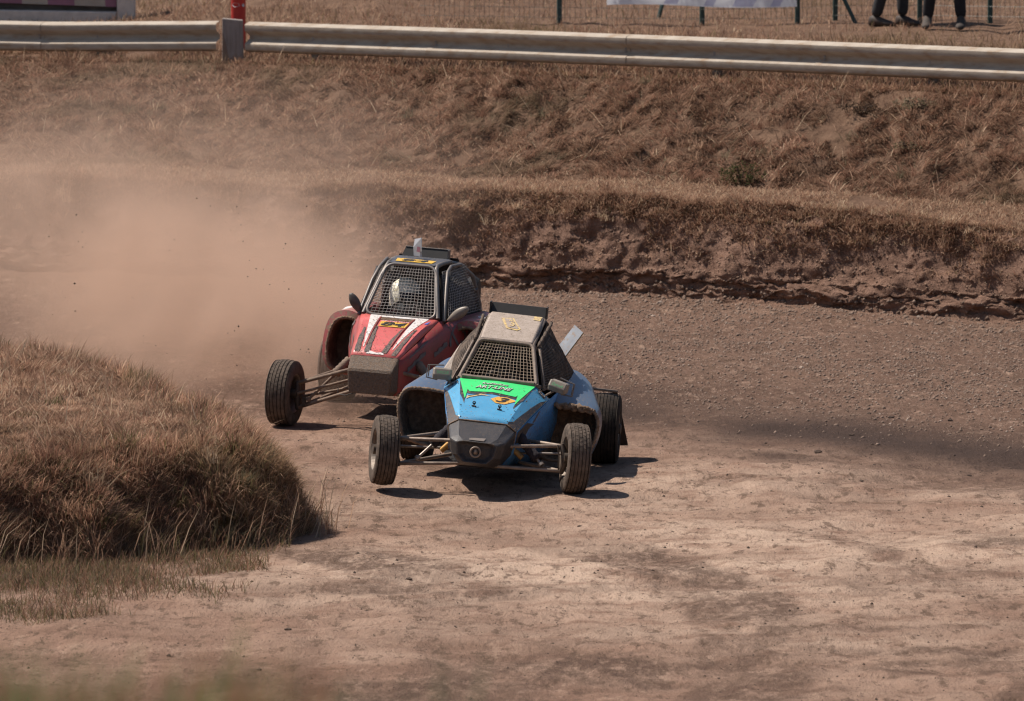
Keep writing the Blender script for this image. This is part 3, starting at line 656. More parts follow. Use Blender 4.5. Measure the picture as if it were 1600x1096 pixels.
# ------------------------------------------------------------------ guardrails
M['rail'] = material('dusty_galvanised_rail', (.43, .37, .30), (.33, .265, .20), 3, .8, metal=.0, bump=.1, bscale=20, stretch=(.4, 3, 6), mud=((.33, .235, .16), .05, 3))
M['wood'] = material('weathered_wood', (.30, .26, .235), (.22, .18, .155), 9, .85, bump=.5, bscale=30, stretch=(3, 3, .5))
M['post_grey'] = material('galvanised_post', (.3, .28, .26), None, 5, .5, metal=.4)
WPROF = [(0, .157), (-.02, .155), (-.070, .136), (-.082, .124), (-.083, .074), (-.074, .060), (-.016, .024), (-.006, .012), (-.006, -.012), (-.016, -.024), (-.070, -.058), (-.082, -.070), (-.083, -.122), (-.074, -.135), (-.02, -.155), (0, -.157)]
def rail_sheet(pts, zc):
    """W profile swept along ground points, a closed thin sheet"""
    mb = MB(); rings = []
    for i, p in enumerate(pts):
        t = (Vector(pts[min(i+1, len(pts)-1)])-Vector(pts[max(i-1, 0)])); t.z = 0; t.normalize(); nrm = Vector((-t.y, t.x, 0))
        fr = [Vector(p)+nrm*y+Vector((0, 0, z+zc)) for (y, z) in WPROF]; bk = [Vector(p)+nrm*(y+.006)+Vector((0, 0, z+zc)) for (y, z) in reversed(WPROF)]
        rings.append(fr+bk)
    return mb.loft(rings)
def rail_top(x): return float(np.interp(x, [-8, -4.8, -2.9, 0, 4.8, 8], [2.04, 2.082, 2.155, 2.205, 2.262, 2.29]))
def guardrail(name, x0, x1, label, step=2.0):
    root = empty(name, (x0, float(yr_(x0)), rail_top(x0)-.31)); root.location = (0, 0, 0)
    nseg = max(1, round((x1-x0)/step)); e = np.linspace(x0, x1, nseg+1)
    for k in range(nseg):
        a = e[k]; b = e[k+1] + (.10 if k < nseg-1 else 0)
        pts = [Vector((x, float(yr_(x)) + (-.010 if k % 2 else 0), rail_top(x)-.157)) for x in np.linspace(a, b, 9)]
        rs = rail_sheet(pts, 0).build('rail_panel', M['rail'], root, auto=40)
        if k: # splice bolts
            mb = MB()
            for dz in (-.05, .05, -.015, .015):
                p = Vector((a+.05, float(yr_(a+.05))-.03, rail_top(a)-.157+dz)); mb.lathe([(0, 0), (0, .012), (.012, .010), (.014, 0)], 8)
                mb.v[-32:] = [tuple(p+Vector((v[1], -v[0], v[2]))) for v in mb.v[-32:]]
            mb.build('splice_plate', M['post_grey'], root)
    for x in np.arange(x0+.7, x1, 2.0):
        y = float(yr_(x)); z0 = gz(x, y+.12)-.3; zt = rail_top(x)-.02
        mb = MB(); mb.box((x, y+.10, (z0+zt)/2), (.10, .06, zt-z0)).box((x, y+.045, rail_top(x)-.157), (.09, .07, .2)); mb.build('post', M['post_grey'], root)
    tag(root, label, 'guardrail'); return root
guardrail('guardrail', -9.0, -3.02, 'grey steel guardrail left of the wooden post')
guardrail('guardrail', -2.70, 8.6, 'dusty pale steel guardrail running right from the wooden post')
# weathered wooden post where the two rails meet
pz = gz(-2.9, 70.8); yw = float(yr_(-2.86))
c0 = at_y(365, 30, yw-.16); wtop = c0.z
mb = MB(); x0, x1 = at_y(347, 40, yw-.16).x, at_y(381, 40, yw-.16).x
mb.hexa([(x0, yw-.24, pz-.3), (x1, yw-.24, pz-.3), (x1, yw-.10, pz-.3), (x0, yw-.10, pz-.3), (x0+.005, yw-.24, wtop+.01), (x1-.01, yw-.24, wtop-.01), (x1-.01, yw-.10, wtop-.01), (x0+.005, yw-.10, wtop+.01)])
wp = mb.build('wooden_post', M['wood'], bevel=.008); tag(wp, 'short weathered grey wooden post between the two guardrails', 'post')
M['wood_brown'] = material('brown_wood_stain', (.17, .115, .085), (.22, .16, .12), 9, .9, stretch=(3, 3, .5))
flat('worn_corner', [[(x0+.004, pz-.1), (x0+.085, pz-.1), (x0+.075, pz+.05), (x0+.03, wtop-.20), (x0+.008, wtop-.14)]], lambda u, v, o: (u, yw-.24-o, v), M['wood_brown'], wp)
# red marker
M['marker_red'] = material('faded_red_plastic', (.58, .04, .03), (.44, .03, .025), 8, .4)
M['marker_white'] = material('white_reflector', (.6, .58, .58), (.42, .36, .36), 30, .5)
ym = yw+.35; xm = at_y(372.5, 20, ym).x; rm = (at_y(384, 20, ym).x-at_y(361, 20, ym).x)/2; zb = gz(xm, ym)
rk = empty('marker_post', (xm, ym, zb)); tag(rk, 'red round marker post with white patches behind the wooden post', 'marker post')
mb = MB(); mb.lathe([(-.1, 0), (-.1, rm), (.62, rm), (.64, rm*1.08), (.70, rm*1.08), (.72, rm), (1.0, rm*.98), (1.04, rm*.6), (1.05, 0)], 28)
mb.v = [(v[1], v[2], v[0]) for v in mb.v]; mb.build('post_tube', M['marker_red'], rk, auto=40)
zp = at_y(372, 8, ym-rm).z - zb
def cyl(u, v, o): return ((rm+o)*math.sin(u), -(rm+o)*math.cos(u), v)
def ell(cu, cv, ru, rv, n=14): return [(cu+ru*math.cos(2*math.pi*k/n)*(1+.15*math.sin(3*k)), cv+rv*math.sin(2*math.pi*k/n)) for k in range(n)]
flat('white_patch', [ell(-.35, zp, .55, .022)], cyl, M['marker_white'], rk)
flat('white_patch', [ell(.75, zp-.004, .22, .018)], cyl, M['marker_white'], rk)

# ------------------------------------------------------------------ striped barrier board, far left
M['cream'] = material('cream_paint', (.46, .39, .31), (.38, .31, .24), 6, .7); M['pink'] = material('faded_pink_paint', (.33, .14, .19), (.28, .12, .16), 6, .7)
M['concrete'] = material('pale_concrete', (.68, .59, .50), (.55, .47, .40), 10, .9, bump=.3, bscale=40)
M['grey_board'] = material('grey_planks', (.17, .145, .13), (.12, .10, .09), 8, .8)
yb0 = 76.4
bx1 = at_y(182, 10, yb0).x; bz = at_y(182, 18, yb0).z
br = empty('striped_barrier', (bx1-1, yb0, gz(bx1-1, yb0))); tag(br, 'low barrier with pink and cream painted board, far left', 'barrier')
inv = -br.location
def wseg(px): return at_y(px, 8, yb0).x
edges = [-420, -330, -250, -165, -80, -5, 35, 75, 117, 165, 182]
for k in range(len(edges)-1):
    xa, xb = wseg(edges[k]), wseg(edges[k+1]); sl = .04
    z0a = at_y(edges[k], 1+10*(edges[k]+100)/282 if edges[k] > -100 else 1, yb0).z; z0b = at_y(edges[k+1], 1+10*(edges[k+1]+100)/282 if edges[k+1] > -100 else 1, yb0).z
    zt = bz+.62; s0 = 0 if k == 0 else sl; s1 = 0 if k == len(edges)-2 else sl
    mb = MB(); mb.hexa([(xa, yb0-.03, z0a), (xb, yb0-.03, z0b), (xb, yb0+.03, z0b), (xa, yb0+.03, z0a), (xa-s0, yb0-.03, zt), (xb-s1, yb0-.03, zt), (xb-s1, yb0+.03, zt), (xa-s0, yb0+.03, zt)])
    mb.build('painted_panel', M['pink'] if k % 2 == 1 else M['cream'], br, Matrix.Translation(inv))
xa, xb = wseg(-420), wseg(183); zl = at_y(60, 13.5, yb0).z; zr2 = at_y(180, 18.5, yb0).z
mb = MB(); mb.hexa([(xa, yb0+.10, zl-.1), (xb, yb0+.10, zl-.15), (xb, yb0+.14, zl-.15), (xa, yb0+.14, zl-.1), (xa, yb0+.10, bz+.6), (xb, yb0+.10, bz+.6), (xb, yb0+.14, bz+.6), (xa, yb0+.14, bz+.6)]); mb.build('back_board', M['grey_board'], br, Matrix.Translation(inv))
mb = MB(); mb.hexa([(xa, yb0-.10, zl-.4), (xb, yb0-.10, zr2-.4), (xb, yb0+.16, zr2-.4), (xa, yb0+.16, zl-.4), (xa, yb0-.10, zl+.035), (xb, yb0-.10, zr2), (xb, yb0+.16, zr2), (xa, yb0+.16, zl+.035)]); mb.build('base_beam', M['concrete'], br, Matrix.Translation(inv), bevel=.01)
xe = wseg(211); mb = MB(); mb.box(((xb+xe)/2+.003, yb0, bz+.2), (xe-xb, .2, 1.0)); mb.build('end_post', M['concrete'], br, Matrix.Translation(inv), bevel=.012)

# ------------------------------------------------------------------ wire fence, banner
M['green_post'] = material('dark_green_post', (.022, .05, .045), (.03, .06, .05), 8, .5)
M['fence_wire'] = material('green_fence_wire', (.10, .11, .09), None, 5, .5)
def cloth_mat(name, c):
    m = bpy.data.materials.new(name); m.use_nodes = True; n = m.node_tree.nodes; L = m.node_tree.links; n.remove(n['Principled BSDF'])
    d = n.new('ShaderNodeBsdfDiffuse'); t = n.new('ShaderNodeBsdfTranslucent'); x = n.new('ShaderNodeMixShader'); x.inputs[0].default_value = .75
    d.inputs[0].default_value = (*c, 1); t.inputs[0].default_value = (*c, 1); L.new(d.outputs[0], x.inputs[1]); L.new(t.outputs[0], x.inputs[2]); L.new(x.outputs[0], n['Material Output'].inputs[0]); return m
M['banner'] = cloth_mat('white_banner', (.88, .88, .90))
M['banner_lilac'] = cloth_mat('lilac_print', (.68, .68, .80))
fposts = [(874, 36), (1097, 39), (1246, 37), (1305, 33), (1437, 33), (1453, 43), (1547, 35), (1700, 37), (1850, 38)]
fp = [hit(px, py, 66, 100) for px, py in fposts]
fr_ = empty('wire_fence', fp[0]); tag(fr_, 'green wire mesh fence with thin dark posts behind the guardrail', 'fence'); inv = -fr_.location
for k, p in enumerate(fp):
    mb = MB(); mb.tube([p-Vector((0, 0, .3)), p+Vector((0, 0, 1.5))], .028 if k != 5 else .024, 8); mb.build('post', M['green_post'], fr_, Matrix.Translation(inv))
for (ba, bb) in (((1029, 29), (1048, -40)), ((1337, 37), (1300, -40))):
    a = hit(*ba, 66, 100); b = at_y(bb[0], bb[1], a.y+.1); mb = MB(); d = (b-a); mb.tube([a-d*.2, a+d*2.2], .022, 8); mb.build('brace', M['green_post'], fr_, Matrix.Translation(inv))
chain = [fp[i] for i in (0, 1, 2, 3, 4, 6, 7, 8)]; wall_l = Vector((chain[0].x-1.5, chain[0].y+.4, chain[0].z)); chain = [wall_l]+chain
for a, b in zip(chain[:-1], chain[1:]):
    L_ = (b-a).length; mb = MB(); nv = max(2, int(L_/.055)); u = (b-a)/nv
    for k in range(1, nv): p = a+u*k; mb.box(p+Vector((0, -.03, .68)), (.0035, .0035, 1.3))
    for z in np.arange(.06, 1.35, .105):
        mb.tube([a+Vector((0, -.034, z)), b+Vector((0, -.034, z))], .002, 4)
    mb.build('wire_mesh', M['fence_wire'], fr_, Matrix.Translation(inv))
ybn = fp[1].y-.08
bl, brt = at_y(948, 8, ybn), at_y(1245, 12, fp[2].y-.07)
bn = empty('banner', (bl.x, bl.y, bl.z)); tag(bn, 'white banner with faint lilac bands hung on the fence', 'banner')
def ban(u, v, o): # u along, v up, gentle sag folds
    p = bl.lerp(brt, u); return (p.x-bl.x, p.y-bl.y-.012-o+.01*math.sin(u*19), (p.z-bl.z)*1.0+v*.8+.012*math.sin(u*7)*(1-v))
mb = MB(); nu = 40
rows = [[ban(i/nu, v, 0) for i in range(nu+1)] for v in (0, .25, .5, .75, 1)]
mb.loft(rows, False, False, False); mb.build('cloth', M['banner'], bn, recalc=False, smooth=True)
for u0, wd in ((.30, .07), (.51, .05), (.66, .11), (.86, .05)):
    flat('printed_band', [[(u0, .015), (u0+wd, .015), (u0+wd+.06, .3), (u0+wd+.16, .97), (u0+.16, .97), (u0+.06, .3)]], ban, M['banner_lilac'], bn, off=.004)

# ------------------------------------------------------------------ spectators behind the rail (only their legs reach into the picture)
def skin_mesh(name, verts, edges, radii, root=0, sub=2):
    me = bpy.data.meshes.new('sk'); me.from_pydata(verts, edges, []); o = bpy.data.objects.new('sk', me); col.objects.link(o)
    m = o.modifiers.new('skin', 'SKIN'); m.use_smooth_shade = True
    for i, r in enumerate(radii):
        sv = me.skin_vertices[0].data[i]; sv.radius = r if isinstance(r, tuple) else (r, r); sv.use_root = (i == root)
    s = o.modifiers.new('sub', 'SUBSURF'); s.levels = sub; s.render_levels = sub
    dg = bpy.context.evaluated_depsgraph_get(); out = bpy.data.meshes.new_from_object(o.evaluated_get(dg)); out.name = name
    bpy.data.objects.remove(o); bpy.data.meshes.remove(me); return out
def person(loc, rz, feet, mats, label, boots=False):
    root = empty('person', loc, rz); tag(root, label, 'person', 'people standing at the fence')
    (lx, ly), (rx, ry) = feet
    v = [(0, 0, .95), (0, 0, 1.15), (0, 0, 1.38), (0, .0, 1.52), (0, -.02, 1.62), (0, -.03, 1.74),
         (-.10, 0, .90), (lx*.55-.04, ly*.5-.03, .50), (lx, ly+.03, .10), (.10, 0, .90), (rx*.55+.04, ry*.5-.03, .50), (rx, ry+.03, .10),
         (-.20, 0, 1.43), (-.26, .02, 1.15), (-.24, -.12, .92), (-.235, -.16, .84), (-.25, -.19, .77), (.20, 0, 1.43), (.26, .02, 1.15), (.24, -.12, .92), (.235, -.16, .84), (.25, -.19, .77)]
    e = [(0, 1), (1, 2), (2, 3), (3, 4), (4, 5), (0, 6), (6, 7), (7, 8), (0, 9), (9, 10), (10, 11), (2, 12), (12, 13), (13, 14), (14, 15), (15, 16), (2, 17), (17, 18), (18, 19), (19, 20), (20, 21)]
    r = [(.16, .12), (.15, .11), (.17, .12), .06, .085, .08, .10, .075, .062, .10, .075, .062, .075, .055, .04, .042, .02, .075, .055, .04, .042, .02]
    me = skin_mesh('body', v, e, r)
    for m in mats[:3]: me.materials.append(m)
    for p in me.polygons:
        z = p.center.z; x = abs(p.center.x); hand = (z < .90 and x > .19)
        p.material_index = 2 if (z > 1.50 or (hand and z > .6)) else (1 if z > .98 or (x > .19 and z > .6) else 0)
    o = bpy.data.objects.new('body', me); col.objects.link(o); o.parent = root
    hm = MB(); hm.loft([[(.11*math.cos(a)*k, -.02+.125*math.sin(a)*k, z) for a in np.linspace(0, 2*math.pi, 14, endpoint=False)] for z, k in ((1.68, 1.0), (1.76, .98), (1.81, .75), (1.84, .35))]); hm.build('hair', M['black'], root, smooth=True)
    for (fx, fy) in feet:
        mb = MB(); rings = []
        for (yy, hw, zt) in ((.10, .036, .10), (.05, .045, .14 if boots else .12), (-.02, .046, .15 if boots else .105), (-.09, .052, .075), (-.15, .048, .06), (-.19, .03, .045)):
            rings.append([(fx+hw*math.cos(a), fy+yy, .004+max(0, (zt)*(.5+.5*math.sin(a)))) for a in np.linspace(0, 2*math.pi, 12, endpoint=False)])
        mb.loft(rings); mb.build('boot' if boots else 'shoe', mats[3], root, smooth=True)
    return root
M['trousers'] = material('dark_grey_trousers', (.020, .020, .023), (.035, .034, .036), 8, .9, bump=.4, bscale=14); M['trousers_black'] = material('black_trousers', (.010, .010, .013), (.018, .018, .02), 8, .9, bump=.4, bscale=14)
M['jacket'] = material('blue_grey_top', (.10, .12, .16), None, 5, .9); M['shirt'] = material('grey_shirt', (.3, .3, .3), None, 5, .9)
M['shoe'] = material('brown_shoe', (.06, .035, .025), (.03, .025, .022), 20, .7); M['boot'] = material('dusty_boot', (.07, .05, .038), (.03, .025, .022), 14, .8)
p1 = hit(1392, 42, 66, 100); person(p1, R(62), ((-.10, .10), (.10, -.12)), (M['trousers'], M['jacket'], M['skin'], M['shoe']), 'person in dark grey trousers and brown shoes, seen from the knees down')
p2 = hit(1478, 46, 66, 100); person(p2, R(-8), ((-.20, .05), (.16, -.04)), (M['trousers_black'], M['shirt'], M['skin'], M['boot']), 'person in black trousers and boots standing with feet apart', True)

# ------------------------------------------------------------------ small green shrubs on the slope
M['leaf'] = grass_mat('shrub_leaf')
def shrub(px, py, rx, rz, nl, cols, label):
    p = hit(px, py, 60, 80); root = empty('shrub', p); tag(root, label, 'shrub')
    mb = MB()
    for k in range(9):
        a = rng.uniform(0, 6.28); q = Vector((math.cos(a)*rx*.6, math.sin(a)*rx*.4, rz*rng.uniform(.7, 1.2))); mb.tube([(0, 0, -.03), q*.5+Vector((0, 0, .03)), q], [.008, .005, .003], 5)
    mb.build('stem', M['clod'], root)
    mb = MB(); T = []
    for k in range(nl):
        d = Vector(rng.normal(0, 1, 3)).normalized()*rng.uniform(.45, 1.05)
        c = Vector((d.x*rx, d.y*rx*.7, max(.01, rz*.7+d.z*rz*.7))); u = Vector(rng.normal(0, 1, 3)).normalized(); v = u.orthogonal().normalized(); s = rng.uniform(.010, .022)
        mb.add([c-u*s, c+v*s*.45, c+u*s, c-v*s*.45], [(0, 1, 2, 3)])
    me_o = mb.build('crown', M['leaf'], root, recalc=False); me = me_o.data
    t = np.repeat(tones(nl, cols, [1]*len(cols), .25), 4, 0); ca = me.attributes.new('tint', 'FLOAT_COLOR', 'POINT'); ca.data.foreach_set('color', np.concatenate([t, np.ones((len(t), 1))], 1).astype(np.float32).ravel())
shrub(1160, 292, .22, .17, 620, [(.06, .07, .028), (.09, .09, .04), (.15, .10, .06), (.2, .13, .08)], 'small dark green shrub low on the slope above the terrace')
shrub(1345, 178, .24, .08, 240, [(.09, .06, .042), (.06, .042, .03), (.14, .09, .06)], 'dark withered low shrub high on the slope near the guardrail')
shrub(1430, 172, .24, .08, 240, [(.20, .16, .11), (.16, .13, .08)], 'grey green low shrub beside the withered one near the guardrail')
shrub(1420, 235, .18, .06, 160, [(.17, .13, .08), (.13, .105, .065)], 'olive tuft of leaves halfway down the bare slope')
# ------------------------------------------------------------------ buggies: shared pieces (local frame: x to the viewer's right, y towards the tail, z up, origin on the ground under the front axle)
def rollm(deg, zc): return Matrix.Translation((0, 0, zc)) @ Matrix.Rotation(R(deg), 4, 'Y') @ Matrix.Translation((0, 0, -zc))
def tyre_mesh(Rr, W, ribs, rear=False):
    g = .010 if not rear else .006
    half = [(-W*.40, Rr*.56), (-W*.47, Rr*.60), (-W*.505, Rr*.74), (-W*.50, Rr*.86), (-W*.465, Rr*.935), (-W*.42, Rr*.972)]
    prof = list(half); xs_ = np.linspace(-W*.39, W*.39, ribs+1)
    for k in range(ribs):
        a, b = xs_[k], xs_[k+1]; cr = lambda x: Rr*(1-.045*(x/(W*.4))**2)
        gw = (b-a)*.10
        prof += [(a+gw*.4, cr(a)-g), (a+gw, cr(a)), ((a+b)/2, cr((a+b)/2)), (b-gw, cr(b)), (b-gw*.4, cr(b)-g)]
    prof += [(-x, r) for x, r in reversed(half)]
    prof += [(W*.36, Rr*.60), (-W*.36, Rr*.60)]
    mb = MB(); mb.lathe(prof, 56, closed=True)
    # cross sipes: raised blocks broken round the ribs
    nl = 30 if rear else 44
    for k in range(0 if rear else nl):
        for j in range(ribs):
            if rear or True:
                a = 2*math.pi*(k + (.5 if j % 2 else 0))/nl; x = (xs_[j]+xs_[j+1])/2; rr = Rr*(1-.045*(x/(W*.4))**2)
                t = (2*math.pi*rr/nl)*(.36 if rear else .40); wdt = (xs_[j+1]-xs_[j])*.36; hgt = .004 if rear else .0012
                c = Vector((x, rr*math.cos(a), rr*math.sin(a))); ur = Vector((0, math.cos(a), math.sin(a))); ut = Vector((0, -math.sin(a), math.cos(a))); ux = Vector((1, .0, 0)) + ut*.25*(1 if j % 2 else -1)
                P = [c+ux*sx*wdt+ut*st*t for sx, st in ((-1, -1), (1, -1), (1, 1), (-1, 1))]
                mb.hexa([p-ur*.006 for p in P]+[p+ur*hgt for p in P])
    me = mb.mesh('tyre'); me.polygons.foreach_set('use_smooth', [True]*len(me.polygons))
    try: me.set_sharp_from_angle(angle=R(38))
    except Exception: pass
    return me
def rim_mesh(Rr, W):
    mb = MB(); r = Rr*.60
    mb.lathe([(-W*.43, r*1.02), (-W*.45, r*.97), (-W*.40, r*.92), (-W*.25, r*.86), (W*.25, r*.86), (W*.40, r*.92), (W*.45, r*.97), (W*.43, r*1.02), (W*.3, r*.95), (-W*.3, r*.95)], 36, closed=True)
    mb.lathe([(-W*.10, 0), (-W*.12, r*.30), (-W*.04, r*.45), (-W*.02, r*.88), (W*.03, r*.88), (W*.02, r*.45), (W*.06, r*.28), (W*.06, 0)], 36)
    for k in range(8):
        a = 2*math.pi*k/8; mb.tube([(-W*.06, r*.64*math.cos(a), r*.64*math.sin(a)), (W*.06, r*.64*math.cos(a), r*.64*math.sin(a))], r*.10, 6)
    return mb.mesh('rim')
_wm = {}
def wheel(parent, loc, Rr, W, camber, steer, tmat, side, rear=False, name='wheel'):
    key = (Rr, W, rear)
    if key not in _wm: _wm[key] = (tyre_mesh(Rr, W, 7 if rear else 5, rear), rim_mesh(Rr, W))
    e = empty(name, loc, 0, parent); e.rotation_euler = (Matrix.Rotation(R(steer), 3, 'Z') @ Matrix.Rotation(R(camber), 3, 'Y') @ Matrix.Rotation(random.uniform(0, 6), 3, 'X')).to_euler()
    t, r = _wm[key]
    for me, nm, mt in ((t, 'tyre', tmat), (r, 'rim', M['rim'])):
        me2 = me.copy(); me2.materials.clear(); me2.materials.append(mt); o = bpy.data.objects.new(nm, me2); col.objects.link(o); o.parent = e
    mb = MB(); mb.lathe([(-W*.5, 0), (-W*.5, .035), (W*.52, .038), (W*.55, .028), (W*.55, 0)], 14)
    mb.build('hub', M['dark_metal'], e, auto=40)
    return e
def patch_grid(p00, p10, p11, p01, nu, nv, r, bulge=(0, 0, 0), seg=6, inset=0):
    p00, p10, p11, p01 = map(Vector, (p00, p10, p11, p01)); bulge = Vector(bulge); mb = MB()
    def S(u, v): return (p00*(1-u)+p10*u)*(1-v)+(p01*(1-u)+p11*u)*v + bulge*(16*u*(1-u)*v*(1-v)) + Vector((.0022*math.sin(v*23+u*9), 0, .0022*math.sin(u*19+v*7)))
    for i in range(nu+1): mb.tube([S(i/nu, k/seg) for k in range(seg+1)], r, 4)
    for j in range(nv+1): mb.tube([S(k/seg, j/nv) for k in range(seg+1)], r, 4)
    return mb, S
def rounded(pts, rad, n=5):
    """closed polyline with rounded corners"""
    out = []; pts = [Vector(p) for p in pts]; m = len(pts)
    for i in range(m):
        a, b, c = pts[i-1], pts[i], pts[(i+1) % m]; d1 = (a-b).normalized()*rad; d2 = (c-b).normalized()*rad
        for k in range(n+1):
            t = k/n; out.append((b+d1)*(1-t)**2 + b*2*t*(1-t) + (b+d2)*t*t)
    return out
def arms(root, name, pts, r, mat):
    mb = MB()
    for seg in pts: mb.tube(seg, r, 10)
    return mb.build(name, mat, root, auto=50)
def shock(root, a, b, sl0, sl1, smat, body):
    a, b = Vector(a), Vector(b); mb = MB(); mb.tube([a, a.lerp(b, .5)], .016, 10); mb.tube([a.lerp(b, .45), b], .011, 10)
    mb.tube([a, a.lerp(b, .04)], .026, 10); mb.tube([b.lerp(a, .05), b], .022, 10)
    o = mb.build('shock_absorber', body, root, auto=50)
    m2 = MB(); n = 10; m2.tube([a.lerp(b, sl0+(sl1-sl0)*k/n) for k in range(n+1)], [.034+.006*(k % 2) for k in range(n+1)], 12); m2.build('spring_sleeve', smat, o, smooth=True)
    return o
def driver(mw, hx, head, suit, sleeve, helm, label, wheel_c, wr, vis=(200, 340)):
    hy, hz = head; root = empty('person'); root.matrix_world = mw; tag(root, label, 'person')
    sh = hz-.24; wx, wy, wz = wheel_c
    v = [(0, hy+.22, .32), (0, hy+.18, .50), (hx*.5, hy+.10, sh), (hx*.8, hy+.03, hz-.13), (hx, hy, hz-.02),
         (-.18+hx*.5, hy+.08, sh-.01), (-.25, hy-.10, sh-.17), (wx-wr*.95, wy+.09, wz-.02), (wx-wr*.95, wy-.005, wz+.03),
         (.18+hx*.5, hy+.08, sh-.01), (.25, hy-.10, sh-.17), (wx+wr*.95, wy+.09, wz-.02), (wx+wr*.95, wy-.005, wz+.03),
         (-.10, hy+.12, .29), (-.14, hy-.32, .42), (-.10, hy-.72, .30), (-.10, hy-.80, .36), (.10, hy+.12, .29), (.14, hy-.32, .42), (.10, hy-.72, .30), (.10, hy-.80, .36),
         (wx-wr*.85, wy-.02, wz-.035), (wx+wr*.85, wy-.02, wz-.035)]
    e = [(0, 1), (1, 2), (2, 3), (3, 4), (2, 5), (5, 6), (6, 7), (7, 8), (2, 9), (9, 10), (10, 11), (11, 12), (0, 13), (13, 14), (14, 15), (15, 16), (0, 17), (17, 18), (18, 19), (19, 20), (7, 21), (11, 22)]
    r = [(.15, .11), (.15, .11), (.16, .10), .055, .075, .075, .055, .036, .03, .075, .055, .036, .03, .09, .07, .05, .035, .09, .07, .05, .035, .014, .014]
    me = skin_mesh('body', v, e, r); me.materials.append(suit); me.materials.append(sleeve)
    for p in me.polygons:
        if p.center.y < hy-.08 and p.center.z > .43: p.material_index = 1
    o = bpy.data.objects.new('body', me); col.objects.link(o); o.parent = root
    # helmet: shell with chin bar and visor opening
    mb = MB(); rings = []
    for z, kx, ky, dy in ((-.125, .07, .08, .02), (-.12, .095, .125, .0), (-.08, .112, .148, -.012), (-.02, .122, .150, -.005), (.04, .124, .150, .004), (.09, .108, .132, .008), (.125, .07, .09, .012), (.14, .02, .03, .012)):
        rings.append([(hx+kx*math.cos(a), hy+dy+ky*math.sin(a), hz+z) for a in np.linspace(0, 2*math.pi, 22, endpoint=False)])
    mb.loft(rings); h = mb.build('helmet', helm, root, smooth=True)
    mb = MB(); rows = []
    for z, kx, ky, dy in ((-.035, .121, .152, -.009), (.0, .125, .153, -.002), (.045, .126, .152, .004)):
        rows.append([(hx+(kx+.003)*math.cos(a), hy+dy+(ky+.003)*math.sin(a), hz+z) for a in np.linspace(R(vis[0]), R(vis[1]), 14)])
    mb.loft(rows, False, False, False); mb.build('visor', M['visor'], h, recalc=False, smooth=True, solid=.004)
    return root
def steering(root, XF, c, wr):
    c = Vector(c); rot = Matrix.Rotation(R(-28), 3, 'X'); mb = MB()
    mb.tube([c+rot @ Vector((wr*math.cos(a), 0, wr*math.sin(a))) for a in np.linspace(0, 2*math.pi, 28, endpoint=False)], .013, 8, closed=True)
    for a in (R(90), R(210), R(330)): mb.tube([c, c+rot @ Vector((wr*math.cos(a), 0, wr*math.sin(a)))], .008, 6)
    mb.tube([c, c+Vector((0, -.45, -.16))], .012, 8); mb.tube([c+rot @ Vector((0, -.01, 0)), c+rot @ Vector((0, .02, 0))], .03, 12)
    mb.build('steering_wheel', M['wheel_grip'], root, XF)
def seat(root, XF, y, zt):
    mb = MB(); rings = []
    for (yy, z, hw, t) in ((y-.30, .24, .17, .04), (y+.02, .22, .19, .05), (y+.14, .30, .20, .06), (y+.22, .55, .20, .06), (y+.26, zt-.14, .17, .05), (y+.27, zt, .10, .05)):
        rings.append([(-hw, yy-t, z+t), (-hw*.8, yy, z), (hw*.8, yy, z), (hw, yy-t, z+t), (hw, yy+t*.6, z-t*.3), (-hw, yy+t*.6, z-t*.3)])
    mb.loft(rings); mb.build('seat', M['black'], root, XF, auto=50)
def rear_end(root, XF, wb, rz, tyre_w, engine_z=.55, hw=.69):
    mb = MB(); mb.box((0, wb-.1, .42), (.42, .42, .30)).box((0, wb+.1, .60), (.30, .30, .18)); mb.tube([(.10, wb+.1, .5), (.18, wb+.45, .45), (.2, wb+.6, .5)], .04, 12)
    for k in range(5): mb.box((0, wb-.32, .34+k*.05), (.36, .04, .02))
    mb.build('engine', M['dark_metal'], root, XF, bevel=.006)
    for s in (-1, 1):
        h = Vector((s*(hw-.10), wb, rz)); a1 = XF @ Vector((s*.32, wb-.75, .26)); a2 = XF @ Vector((s*.20, wb+.12, .30)); a3 = XF @ Vector((s*.25, wb-.1, .52))
        arms(root, 'trailing_arm', [[a1, h+Vector((0, -.02, -.06))], [a2, h+Vector((0, .05, -.06))], [a3, h+Vector((0, 0, .08))], [XF @ Vector((0, wb, .33)), h]], .016, M['arm_mud'])
        shock(root, XF @ Vector((s*.26, wb-.15, .80)), h+Vector((-s*.08, -.06, -.03)), .25, .75, M['sleeve'], M['dark_metal'])

def spatter(parent, fn, XFm, n, r0, r1, mat, seed, bias=1.5):
    rr = random.Random(seed); polys = []
    for k in range(n):
        u, v = rr.random(), rr.random()**bias; r = r0+(r1-r0)*rr.random()**3; st = rr.uniform(.7, 1.8)
        polys.append([(u+r*1.9*math.cos(a)*rr.uniform(.6, 1.2), v+r*st*math.sin(a)*rr.uniform(.6, 1.2)) for a in np.linspace(0, 2*math.pi, 7, endpoint=False)])
    o = flat('mud_spatter', polys, fn, mat, parent, XFm, .0118); o['kind'] = 'stuff'; return o
